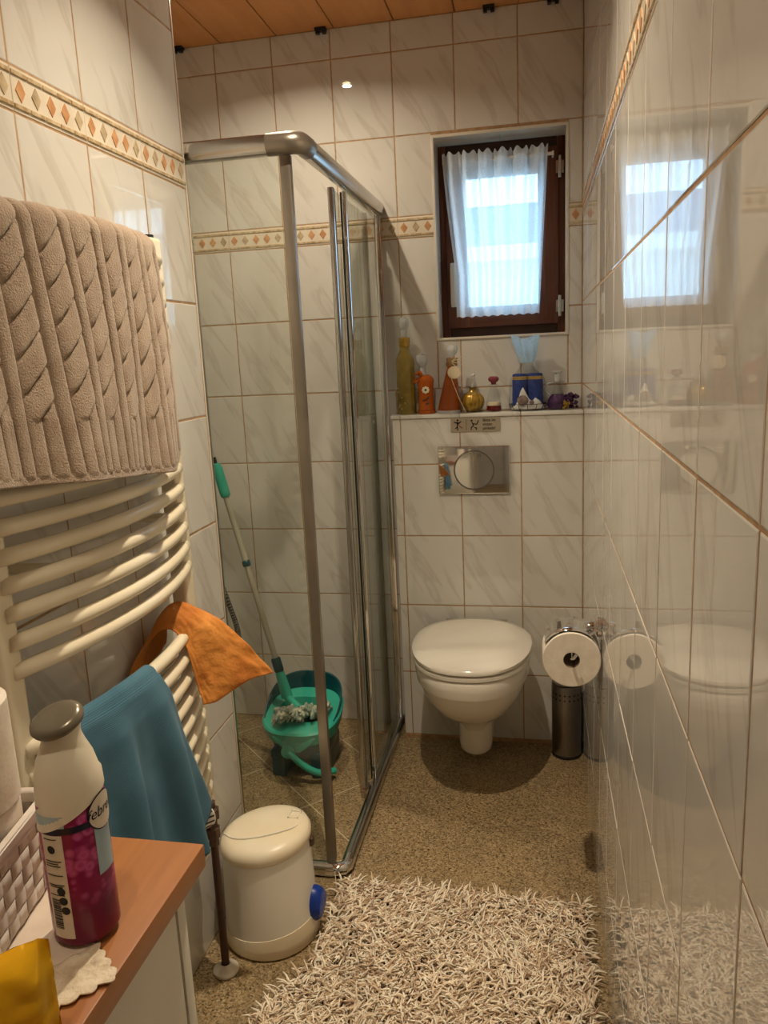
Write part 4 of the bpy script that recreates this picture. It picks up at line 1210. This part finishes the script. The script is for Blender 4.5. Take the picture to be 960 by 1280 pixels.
# yellow pack
M['yellow'] = noisy('yellow_plastic_film', srgb(246, 190, 20), srgb(236, 172, 10), 12, 0.22, bumpy=0.4, bscale=25, bdist=0.006)
yp = thing('wipes_pack', 'crumpled yellow plastic pack at the edge of the worktop', 'pack', (-0.420, 0.4345, ZT_ + 0.013), math.radians(50))
def pack_ring(s_, k):
    pass
pk = MB()
def pack_pt(top):
    def f_(u, v):
        x = (u - 0.5) * 0.09; y = (v - 0.5) * 0.09
        e = (1 - abs(2 * u - 1) ** 6) * (1 - abs(2 * v - 1) ** 4)
        h = 0.016 + (0.018 if top else -0.015) * e
        h += 0.004 * noise.noise(Vector((u * 5, v * 5, 2 + top)))
        if u > 0.93: h += 0.008 * (u - 0.93) / 0.07
        return (x, y, h)
    return f_
pk.grid(pack_pt(True), 40, 30).grid(pack_pt(False), 40, 30, flip=True)
pk.build('film', M['yellow'], yp, ang=60, fix=False)
MB().prism([(-0.010, 0.0), (0.018, 0.0), (0.018, 0.010), (-0.010, 0.010)], -0.0, 0.0008).build('black_mark', M['text'], yp)
yp.children[-1].rotation_euler = (PI / 2, 0, 0); yp.children[-1].location = (0.006, 0.024, 0.0350)
MB().prism([(-0.010, 0.0), (0.018, 0.0), (0.018, 0.008), (-0.010, 0.008)], -0.0, 0.0008).build('white_mark', M['white_plastic'], yp)
yp.children[-1].rotation_euler = (PI / 2, 0, 0); yp.children[-1].location = (0.006, 0.033, 0.0335)

# ------------------------------------------------------------------ air freshener can
M['can_white'] = noisy('white_can_shoulder', srgb(236, 226, 204), srgb(230, 219, 196), 6, 0.35)
M['can_cap'] = noisy('olive_grey_cap', srgb(128, 120, 104), srgb(112, 104, 88), 8, 0.25, metal=0.3)
def petal_material():
    M_ = mat('magenta_flower_print', srgb(140, 20, 80), 0.25)
    nt, N, L, b = nodes(M_)
    v = coords(N, L, (1, 1, 1))
    vo = N.new('ShaderNodeTexVoronoi'); vo.inputs['Scale'].default_value = 26
    L.new(v, vo.inputs['Vector'])
    v2 = N.new('ShaderNodeTexVoronoi'); v2.inputs['Scale'].default_value = 120; v2.feature = 'F1'
    L.new(v, v2.inputs['Vector'])
    ad = N.new('ShaderNodeMath'); ad.operation = 'ADD'
    ml = N.new('ShaderNodeMath'); ml.operation = 'MULTIPLY'; ml.inputs[1].default_value = 0.55
    L.new(v2.outputs['Distance'], ml.inputs[0]); L.new(vo.outputs['Distance'], ad.inputs[0]); L.new(ml.outputs[0], ad.inputs[1])
    r = ramp(N, [(0.12, srgb(90, 8, 48)), (0.35, srgb(168, 36, 108)), (0.6, srgb(198, 84, 146)), (0.85, srgb(140, 18, 78))])
    L.new(ad.outputs[0], r.inputs[0])
    sx = N.new('ShaderNodeSeparateXYZ'); L.new(v, sx.inputs[0])
    rz = ramp(N, [(0.035, (1, 1, 1)), (0.06, (0, 0, 0))]); L.new(sx.outputs['Z'], rz.inputs[0])
    mx = N.new('ShaderNodeMix'); mx.data_type = 'RGBA'
    L.new(rz.outputs[0], mx.inputs['Factor']); L.new(r.outputs[0], mx.inputs['A']); mx.inputs['B'].default_value = srgb(112, 8, 56)
    L.new(mx.outputs['Result'], b.inputs['Base Color'])
    return M_
M['petal'] = petal_material()
M['lightblue'] = noisy('pale_blue_print', srgb(176, 196, 206), srgb(160, 184, 198), 20, 0.3)
M['navy'] = mat('navy_print', srgb(30, 26, 52), 0.3)
M['label'] = mat('cream_label_print', srgb(226, 214, 196), 0.4)
cn = thing('air_freshener_can', 'magenta flower-print air freshener can with white shoulder on the worktop', 'spray can', (-0.436, 0.590, ZT_ + 0.0052))
CR = 0.0308
MB().lathe([(0.0285, 0), (CR, 0.003), (CR, 0.006), (CR, 0.132), (CR * 0.985, 0.142)], 48).build('can_body', M['petal'], cn)
def shoulder_ring(z, r): return [(r * math.cos(2 * PI * k / 48), r * math.sin(2 * PI * k / 48), z + (0.016 * math.cos(2 * PI * k / 48 - math.radians(35)) if z < 0.15 else 0)) for k in range(48)]
MB().loft([shoulder_ring(0.132, CR + 0.0008), shoulder_ring(0.146, CR * 0.985 + 0.0006)] + [[(r * math.cos(2 * PI * k / 48), r * math.sin(2 * PI * k / 48), z) for k in range(48)] for z, r in ((0.165, 0.0290), (0.180, 0.0255), (0.192, 0.0205), (0.199, 0.0180), (0.204, 0.0170), (0.210, 0.0178), (0.215, 0.0185))]).build('shoulder', M['can_white'], cn, ang=60)
cp = MB()
cap = []
for (r, h) in ((0.0180, 0.0), (0.0212, 0.003), (0.0222, 0.006), (0.0212, 0.009), (0.016, 0.0115), (0.009, 0.0118), (0.001, 0.0105)):
    cap.append([(1.12 * r * math.cos(2 * PI * k / 40), r * math.sin(2 * PI * k / 40), h) for k in range(40)])
c_ = cp.loft(cap).build('spray_cap', M['can_cap'], cn, ang=60)
c_.location = (0.0, -0.001, 0.2125); c_.rotation_euler = (math.radians(20), math.radians(-14), math.radians(30))
def patch(a0, a1, z0, z1, r, n=16):
    a0, a1 = math.radians(a0), math.radians(a1)
    return MB().grid(lambda u, v: (r * math.cos(a0 + (a1 - a0) * u), r * math.sin(a0 + (a1 - a0) * u), z0 + (z1 - z0) * v), n, 1)
patch(-180, 180, 0.118, 0.1245, CR + 0.0004, 48).build('dark_band', M['navy'], cn)
patch(-135, -70, 0.1245, 0.136, CR + 0.0004).build('blue_panel', M['lightblue'], cn)
lab = patch(-118, -76, 0.010, 0.1175, CR + 0.0005).build('info_label', M['label'], cn)
bcx = MB()
random.seed(3)
z_ = 0.020
while z_ < 0.052:
    h_ = random.choice((0.0006, 0.0010, 0.0015))
    q = patch(-112, -94, z_, z_ + h_, CR + 0.0008, 6); bcx.add(q.v, q.f); z_ += h_ + random.choice((0.0006, 0.0010))
bcx.build('barcode', M['text'], lab)
ln = MB()
for (z_, a0, a1) in ((0.113, -112, -86), (0.0905, -114, -82), (0.088, -114, -88), (0.0855, -114, -84), (0.0555, -113, -84), (0.076, -114, -82), (0.066, -114, -82), (0.064, -112, -86)):
    q = patch(a0, a1, z_, z_ + 0.0011, CR + 0.0008, 8); ln.add(q.v, q.f)
for (z_, am) in ((0.103, -98), (0.060, -90), (0.050, -88), (0.040, -86)):
    rr = 0.0042
    pts = []
    for k in range(14):
        t = 2 * PI * k / 14
        a = math.radians(am) + rr * math.cos(t) / CR
        pts.append(((CR + 0.0008) * math.cos(a), (CR + 0.0008) * math.sin(a), z_ + rr * math.sin(t)))
    ln.add(pts, [tuple(range(14))])
ln.build('small_print', M['text'], lab)
def oval_patch(am, zc, ra, rz, r, m, name, par):
    pts = [(r * math.cos(math.radians(am)), r * math.sin(math.radians(am)), zc)]
    ring = []
    n = 28
    b_ = MB()
    rows = 8
    for j in range(rows + 1):
        for k in range(n):
            t = 2 * PI * k / n; s_ = max(0.001, j / rows)
            a = math.radians(am) + s_ * ra * math.cos(t) / r
            b_.v.append((r * math.cos(a), r * math.sin(a), zc + s_ * rz * math.sin(t)))
    for j in range(rows):
        for k in range(n):
            p, q = j * n + k, j * n + (k + 1) % n
            b_.f.append((p, q, q + n, p + n))
    return b_.build(name, m, par, fix=False)
bo = oval_patch(2, 0.128, 0.0195, 0.0185, CR + 0.0013, M['navy'], 'badge_rim', cn)
bo2 = oval_patch(2, 0.128, 0.0183, 0.0172, CR + 0.0017, M['label'], 'badge', cn)
def wrap_text(body, size, am, zc, r, m, par):
    o_ = text_obj(body, size, m, par, (0, 0, 0), 0.0, shear=0.25)
    me = o_.data
    xs = [v.co.x for v in me.vertices]; w_ = max(xs)
    for v in me.vertices:
        a = math.radians(am) + (v.co.x - w_ / 2) / r
        v.co = (r * math.cos(a), r * math.sin(a), zc + v.co.y)
    o_.rotation_euler = (0, 0, 0)
    return o_
wrap_text('febreze', 0.0145, 4, 0.1245, CR + 0.0021, M['navy'], bo2)
patch(-22, 20, 0.066, 0.117, CR + 0.0005).build('blue_panel', M['lightblue'], cn)

# ------------------------------------------------------------------ woven basket with rolls
M['weave'] = noisy('white_woven_strip', srgb(222, 212, 202), srgb(208, 196, 186), 18, 0.75, rand=True)
BX0, BX1, BY0, BY1, BZ = -0.772, -0.508, 0.420, 0.640, ZT_ + 0.0060
HB = 0.095
bk = thing('woven_basket', 'white woven-strip basket holding toilet rolls on the worktop', 'basket', (-0.628, 0.534, BZ), math.radians(10))
bx_, by_ = (BX0 + BX1) / 2, (BY0 + BY1) / 2
hx, hy = (BX1 - BX0) / 2, (BY1 - BY0) / 2
MB().box((-hx + 0.004, -hy + 0.004, 0), (hx - 0.004, hy - 0.004, 0.003)).build('basket_floor', M['weave'], bk)
def weave_side(p, q, n_up, n_across):
    p = Vector(p); q = Vector(q); L_ = (q - p).length; d = (q - p) / L_; nrm = Vector((d.y, -d.x, 0))
    sw = L_ / n_up; shh = (HB - 0.012) / n_across
    for k in range(n_up):
        def f_(u, v, k=k):
            x = (k + 0.5) * sw + (u - 0.5) * sw * 0.94
            z = v * (HB - 0.010)
            w = 0.0016 * math.tanh(3 * math.sin(z / shh * PI + k * PI))
            return p + d * x + nrm * w + Vector((0, 0, z))
        MB().grid(f_, 1, 48).build('upright_strip', M['weave'], bk, thick=0.0012, ang=60)
    for j in range(n_across):
        def f_(u, v, j=j):
            x = u * L_
            z = (j + 0.5) * shh + (v - 0.5) * shh * 0.94
            w = -0.0024 * math.sin(x / sw * PI + (j) * PI ) 
            w = 0.0016 * math.tanh(3 * math.sin(x / sw * PI + j * PI + PI))
            return p + d * x + nrm * w + Vector((0, 0, z))
        MB().grid(f_, n_up * 8, 1).build('weft_strip', M['weave'], bk, thick=0.0012, ang=60)
weave_side((hx, -hy, 0), (hx, hy, 0), 12, 5)
weave_side((hx, hy, 0), (-hx, hy, 0), 14, 5)
weave_side((-hx, -hy, 0), (hx, -hy, 0), 14, 5)
weave_side((-hx, hy, 0), (-hx, -hy, 0), 12, 5)
rim = MB()
for a, b_ in (((hx, -hy), (hx, hy)), ((hx, hy), (-hx, hy)), ((-hx, hy), (-hx, -hy)), ((-hx, -hy), (hx, -hy))):
    x0_, x1_ = sorted((a[0], b_[0])); y0_, y1_ = sorted((a[1], b_[1]))
    rim.box((x0_ - 0.005, y0_ - 0.005, HB - 0.014), (x1_ + 0.005, y1_ + 0.005, HB))
rim.build('rim_band', M['weave'], bk, 0.002, 1)
RXc, RYc = -0.567, 0.5985
for k, (lab, dz_) in enumerate((('lower toilet roll standing in the white basket', 0), ('upper toilet roll stacked on another in the white basket', 1))):
    r_ = thing('toilet_roll', lab, 'toilet roll', (RXc + 0.002 * k, RYc, BZ + 0.0035 + dz_ * 0.1085), group='spare toilet rolls')
    roll_parts(r_, False, 0.0545, 0.019, 0.108)
r_ = thing('toilet_roll', 'spare toilet roll standing in the basket nearest the camera', 'toilet roll', (-0.549, 0.4945, BZ + 0.0035), group='spare toilet rolls')
roll_parts(r_, False, 0.0545, 0.019, 0.108)

# ------------------------------------------------------------------ pedal bin
bn = thing('pedal_bin', 'white plastic pedal bin with blue pedal beside the shower', 'bin', (-0.661, 1.602, 0))
bn.scale = (1.05, 1.05, 1.03)
def ell(rx, ry, z, n=48, tilt=0.0): return [(rx * math.cos(2 * PI * k / n), ry * math.sin(2 * PI * k / n), z + tilt * rx * math.cos(2 * PI * k / n)) for k in range(n)]
MB().loft([ell(.106, .106, 0), ell(.112, .112, 0.006), ell(.113, .113, 0.03, tilt=0.04), ell(.110, .110, 0.052, tilt=0.12)]).build('bin_base', M['bin_lid'], bn, ang=60)
MB().loft([ell(.1085, .1085, 0.05, tilt=0.12), ell(.107, .107, 0.10), ell(.104, .104, 0.18), ell(.1015, .1015, 0.236, tilt=0.10)]).build('bin_body', M['bin'], bn, ang=60)
ld_ = MB().loft([ell(.1015, .1015, 0.2365, tilt=0.10), ell(.1055, .1055, 0.240, tilt=0.10), ell(.106, .106, 0.256, tilt=0.10), ell(.100, .100, 0.268, tilt=0.10), ell(.085, .085, 0.2745, tilt=0.09), ell(.05, .05, 0.278, tilt=0.07), ell(.01, .01, 0.279, tilt=0.05)]).build('bin_lid', M['bin_lid'], bn, ang=60)
gr = MB().tube(catmull([(-0.095, -0.02, 0.262), (-0.06, -0.048, 0.272), (-0.01, -0.050, 0.279), (0.05, -0.025, 0.284), (0.078, 0.005, 0.2825), (0.080, 0.04, 0.280)], 8), 0.0016, 6)
gr.build('lid_groove', M['bin'], ld_)
mk = MB()
for (a, b_, c, e) in ((0.045, 0.03, 0.07, 0.032), (0.045, 0.058, 0.07, 0.060), (0.045, 0.03, 0.047, 0.06), (0.068, 0.03, 0.07, 0.06)):
    mk.box((a, b_, 0.279), (c, e, 0.2835))
mk.build('lid_mark', M['bin'], ld_)
pd_ = MB().loft([[(0.100 + x, 0.03 * math.cos(2 * PI * k / 20), 0.082 + 0.044 * math.sin(2 * PI * k / 20) * s_) for k in range(20)] for x, s_ in ((0, 1.0), (0.014, 0.98), (0.024, 0.8), (0.028, 0.5))]).build('pedal', M['blue_plastic'], bn, ang=50)
MB().lathe([(0.008, 0), (0.010, 0.004), (0.010, 0.02), (0.006, 0.024)], 14, (0.100, 0.02, 0.222)).build('lid_hinge', M['valve'], bn)

# ------------------------------------------------------------------ mop and bucket
bu_ = thing('mop_bucket', 'teal oval mop bucket with wringer standing in the shower', 'bucket', (-0.805, 2.385, 0))
def oval(rx, ry, z, n=48, back=0.0, p=2.6):
    out = []
    for k in range(n):
        t = 2 * PI * k / n; c, s_ = math.cos(t), math.sin(t)
        x = rx * math.copysign(abs(c) ** (2 / p), c); y = ry * math.copysign(abs(s_) ** (2 / p), s_)
        out.append((x, y, z + back * (0.5 + 0.5 * y / ry) ** 1.0))
    return out
outer = [oval(.098, .098, 0.07), oval(.108, .106, 0.10), oval(.122, .120, 0.14, back=0.09), oval(.132, .130, 0.165, back=0.130)]
inner = [oval(.127, .125, 0.165, back=0.128), oval(.117, .115, 0.13, back=0.07), oval(.10, .10, 0.08)]
MB().loft(outer + inner, capb=True, capt=True).build('bucket_body', M['teal_dark'], bu_, ang=50)
# feet: arched stand
ft = MB()
for sg in (-1, 1):
    ft.loft([[(x_, y_, z_) for x_, y_ in ((sg * 0.045, -0.10), (sg * 0.098, -0.09), (sg * 0.098, 0.085), (sg * 0.045, 0.095))] for z_ in (0.0, 0.078)])
ft.loft([[(x_, y_, z_) for x_, y_ in ((-0.098, -0.098), (0.098, -0.098), (0.098, 0.09), (-0.098, 0.09))] for z_ in (0.068, 0.098)])
ft.build('bucket_stand', M['teal_dark'], bu_, 0.008, 3)
# wringer insert: pale teal ring sloping to the front
wi = MB()
def slope(y): return 0.178 + 0.052 * (y + 0.13) / 0.26
ro = [(x, y, slope(y) - 0.045) for x, y, z in oval(.126, .126, 0)]
r1 = [(x, y - 0.004, slope(y)) for x, y, z in oval(.136, .137, 0)]
r2 = [(x, y - 0.004, slope(y) + 0.006) for x, y, z in oval(.131, .131, 0)]
r3 = [(x, y + 0.0, slope(y) + 0.002) for x, y, z in oval(.092, .070, 0)]
r4 = [(x * 0.92, y * 0.92, slope(y) - 0.045) for x, y, z in oval(.088, .066, 0)]
wi.loft([ro, r1, r2, r3, r4], capb=False, capt=False).build('wringer', M['teal'], bu_, ang=40)
sp_ = MB().loft([[(x_, -0.118 - 0.012 * k, z_) for x_, z_ in ((-0.075, 0.165), (0.075, 0.165), (0.05, 0.135), (0.02, 0.112), (-0.02, 0.112), (-0.05, 0.135))] for k in (0, 1)])
sp_.build('pouring_lip', M['teal'], bu_, 0.004)
hd_ = MB().tube([(-0.020, -0.128, 0.118), (-0.018, -0.140, 0.118)], 0.024, 20).tube(catmull([(-0.018, -0.138, 0.118), (0.03, -0.140, 0.075), (0.08, -0.130, 0.045), (0.125, -0.09, 0.032)], 8), 0.0115, 10)
hd_.build('carry_handle', M['teal'], bu_)

mp = thing('floor_mop', 'mop with teal grip leaning in the shower with its head in the bucket', 'mop', (-0.82, 2.37, 0.2))
A_ = Vector((-0.862, 2.385, 0.25)); B_ = Vector((-1.085, 2.47, 1.055))
dd = (B_ - A_)
P_ = lambda t: tuple(A_ + dd * t - Vector((-0.82, 2.37, 0.2)))
MB().tube([P_(0.10), P_(0.90)], 0.0105, 16).build('mop_pole', M['mop_pole'], mp)
MB().tube([P_(0.0), P_(0.03), P_(0.10), P_(0.12)], [0.020, 0.019, 0.016, 0.013], 16).build('mop_socket', M['teal'], mp)
MB().tube([P_(0.11), P_(0.115), P_(0.165), P_(0.17)], [0.015, 0.017, 0.017, 0.014], 16).build('socket_collar', M['teal_dark'], mp)
MB().tube([P_(0.565), P_(0.57), P_(0.585), P_(0.59)], [0.012, 0.0145, 0.0145, 0.012], 16).build('pole_ring', M['teal_dark'], mp)
MB().tube([P_(0.86), P_(0.865), P_(0.88), P_(0.98), P_(1.0), P_(1.004)], [0.012, 0.016, 0.018, 0.0175, 0.013, 0.008], 16).build('grip', M['teal'], mp)
MB().tube([P_(1.0), P_(1.03)], 0.006, 10).build('hang_loop', M['black'], mp)
random.seed(5)
hdm = MB()
ctr = Vector((-0.792, 2.320, 0.226))
for k in range(110):
    t = random.uniform(-1, 1)
    base = ctr + Vector((0.085 * t, 0.028 * t + random.uniform(-0.012, 0.012), random.uniform(-0.004, 0.012)))
    a = random.uniform(0, 2 * PI)
    d_ = Vector((random.uniform(-0.012, 0.012), 0.030 * math.cos(a), 0.022 * math.sin(a)))
    e_ = base + d_ + Vector((random.uniform(-0.01, 0.01), 0.006 * math.cos(a), -0.008))
    hdm.tube([tuple(q - Vector((-0.82, 2.37, 0.2))) for q in (base - d_ * 0.4, base + d_ * 0.6, e_)], [0.006, 0.0070, 0.004], 6)
hdm.build('mop_head', M['mop_cloth'], mp)
MB().tube([tuple(A_ - Vector((-0.82, 2.37, 0.2))), tuple(ctr + Vector((-0.01, 0.01, 0.008)) - Vector((-0.82, 2.37, 0.2)))], 0.013, 12).build('swivel_joint', M['teal'], mp)

# shower hose (ribbed)
hp = catmull([(-1.30, 2.16, 1.02), (-1.12, 2.16, 1.00), (-1.005, 2.16, 0.82), (-0.948, 2.16, 0.66), (-0.925, 2.16, 0.55), (-0.94, 2.16, 0.44), (-1.05, 2.16, 0.26), (-1.16, 2.16, 0.36), (-1.22, 2.16, 0.8), (-1.30, 2.16, 1.35)], 14)
hs_ = thing('shower_hose', 'ribbed dark and silver shower hose looping down from its mixer tap', 'hose', (-1.30, 2.16, 1.02))
off = Vector((-1.30, 2.16, 1.02))
MB().tube([p - off for p in hp], 0.0075, 10).build('hose_core', M['hose_dark'], hs_)
rg = MB()
acc = 0
for i in range(len(hp) - 1):
    seg = (hp[i + 1] - hp[i]); n_ = max(1, int(seg.length / 0.011))
    for k in range(n_):
        p = hp[i] + seg * ((k + 0.5) / n_); d_ = seg.normalized() * 0.0026
        rg.tube([p - off - d_, p - off + d_], 0.0088, 10)
rg.build('hose_ring', M['hose_light'], hs_)
hs_.children[-1]['kind'] = 'stuff'
MB().box((-0.0595, -0.09, -0.03), (-0.012, 0.09, 0.03)).tube([(-0.045, -0.09, 0), (-0.045, -0.14, 0)], 0.022, 16).tube([(-0.045, 0.09, 0), (-0.045, 0.14, 0)], 0.022, 16).build('mixer_tap', M['chrome'], hs_, 0.006)
MB().box((-0.0595, -0.02, 0.31), (0.005, 0.02, 0.36)).build('hose_bracket', M['chrome'], hs_, 0.004)

# black ceiling clips
for k, (x_, lab) in enumerate(((-1.196, 'black clip under the ceiling edge at the far left of the shower'), (-0.692, 'black ceiling clip above the shower rail corner'), (-0.146, 'black ceiling clip above the middle of the window'), (0.051, 'black ceiling clip nearest the right wall'))):
    c = thing('ceiling_clip', lab, 'clip', (x_, YB - 0.012, ZC - 0.006), group='black ceiling clips')
    MB().box((-0.018, -0.014, -0.003), (0.018, 0.011, 0.006)).build('clip_body', M['black'], c, 0.001)
    for sx in (-0.011, 0.011):
        MB().box((sx - 0.006, -0.010, -0.012), (sx + 0.006, 0.006, -0.002)).build('clip_foot', M['black'], c, 0.001)

# ------------------------------------------------------------------ shaggy rug
rg_ = thing('shag_rug', 'beige and taupe long-pile shag rug on the floor', 'rug', (-0.22, 1.4, 0))
outl = [(-0.540, 1.772), (0.108, 1.772), (0.110, 0.95), (-0.60, 0.95), (-0.605, 1.30), (-0.585, 1.40), (-0.530, 1.485), (-0.522, 1.62)]
vs = [(x_ + 0.22, y_ - 1.4, z_) for z_ in (0.0, 0.010) for x_, y_ in outl]
n = len(outl)
MB().add(vs, [tuple(reversed(range(n))), tuple(range(n, 2 * n))] + [(k, (k + 1) % n, n + (k + 1) % n, n + k) for k in range(n)]).build('rug_backing', M['rug_base'], rg_, smooth=False)
def inside(x, y):
    c = False
    for k in range(n):
        (xa, ya), (xb_, yb_) = outl[k], outl[(k + 1) % n]
        if (ya > y) != (yb_ > y) and x < (xb_ - xa) * (y - ya) / (yb_ - ya) + xa: c = not c
    return c
random.seed(11)
pv, pf, pc = [], [], []
cols = [srgb(250, 238, 218), srgb(238, 218, 190), srgb(218, 192, 162), srgb(252, 242, 222), srgb(190, 160, 132), srgb(246, 230, 208)]
cnt = 0
while cnt < 12500:
    x_, y_ = random.uniform(-0.61, 0.115), random.uniform(0.95, 1.78)
    if not inside(x_, y_): continue
    cnt += 1
    L_ = random.uniform(0.028, 0.046)
    a = random.uniform(0, 2 * PI) if random.random() < 0.6 else random.gauss(noise.noise(Vector((x_ * 5, y_ * 5, 0))) * 4, 0.5)
    lean = random.uniform(0.75, 1.5)
    dx, dy = math.cos(a), math.sin(a)
    bend = random.uniform(-0.5, 0.5)
    side = Vector((-dy, dx, 0))
    p0 = Vector((x_, y_, 0.008))
    r_ = random.uniform(0.0018, 0.0029)
    pts = []
    for k in range(4):
        t = k / 3
        ang = lean * t
        h = L_ * (math.sin(lean * t + 0.001) / (lean + 0.001)) if False else 0
        pts.append(p0 + Vector((dx, dy, 0)) * (L_ * t * math.sin(lean * (0.35 + 0.65 * t))) + side * (bend * L_ * t * t * 0.6) + Vector((0, 0, L_ * t * math.cos(lean * (0.35 + 0.65 * t)))))
    pts = [Vector((min(q.x, XR - 0.004), q.y, max(q.z, 0.004))) for q in pts]
    if any((q.x + 0.661) ** 2 + (q.y - 1.602) ** 2 < 0.124 ** 2 for q in pts): continue
    o0 = len(pv)
    for k, q in enumerate(pts):
        d_ = (pts[min(k + 1, 3)] - pts[max(k - 1, 0)]).normalized()
        e1 = d_.cross(Vector((0.3, 0.2, 1))).normalized(); e2 = d_.cross(e1)
        rr = r_ * (1.0, 1.0, 0.95, 0.45)[k]
        for j in range(4):
            t = 2 * PI * j / 4 + 0.4
            c = q + e1 * (rr * math.cos(t)) + e2 * (rr * math.sin(t))
            pv.append((c.x + 0.22, c.y - 1.4, c.z))
    for k in range(3):
        for j in range(4):
            pf.append((o0 + k * 4 + j, o0 + k * 4 + (j + 1) % 4, o0 + (k + 1) * 4 + (j + 1) % 4, o0 + (k + 1) * 4 + j))
    pf.append((o0 + 12, o0 + 13, o0 + 14, o0 + 15))
    c = random.choice(cols); s_ = random.uniform(0.85, 1.08)
    pc += [(c[0] * s_, c[1] * s_, c[2] * s_, 1)] * 16
me = bpy.data.meshes.new('pile'); me.from_pydata(pv, [], pf)
at = me.color_attributes.new('yarn', 'FLOAT_COLOR', 'POINT')
at.data.foreach_set('color', [q for c in pc for q in c])
pl_ = link('pile', me, M['pile'], rg_, True, 180)
pl_['kind'] = 'stuff'
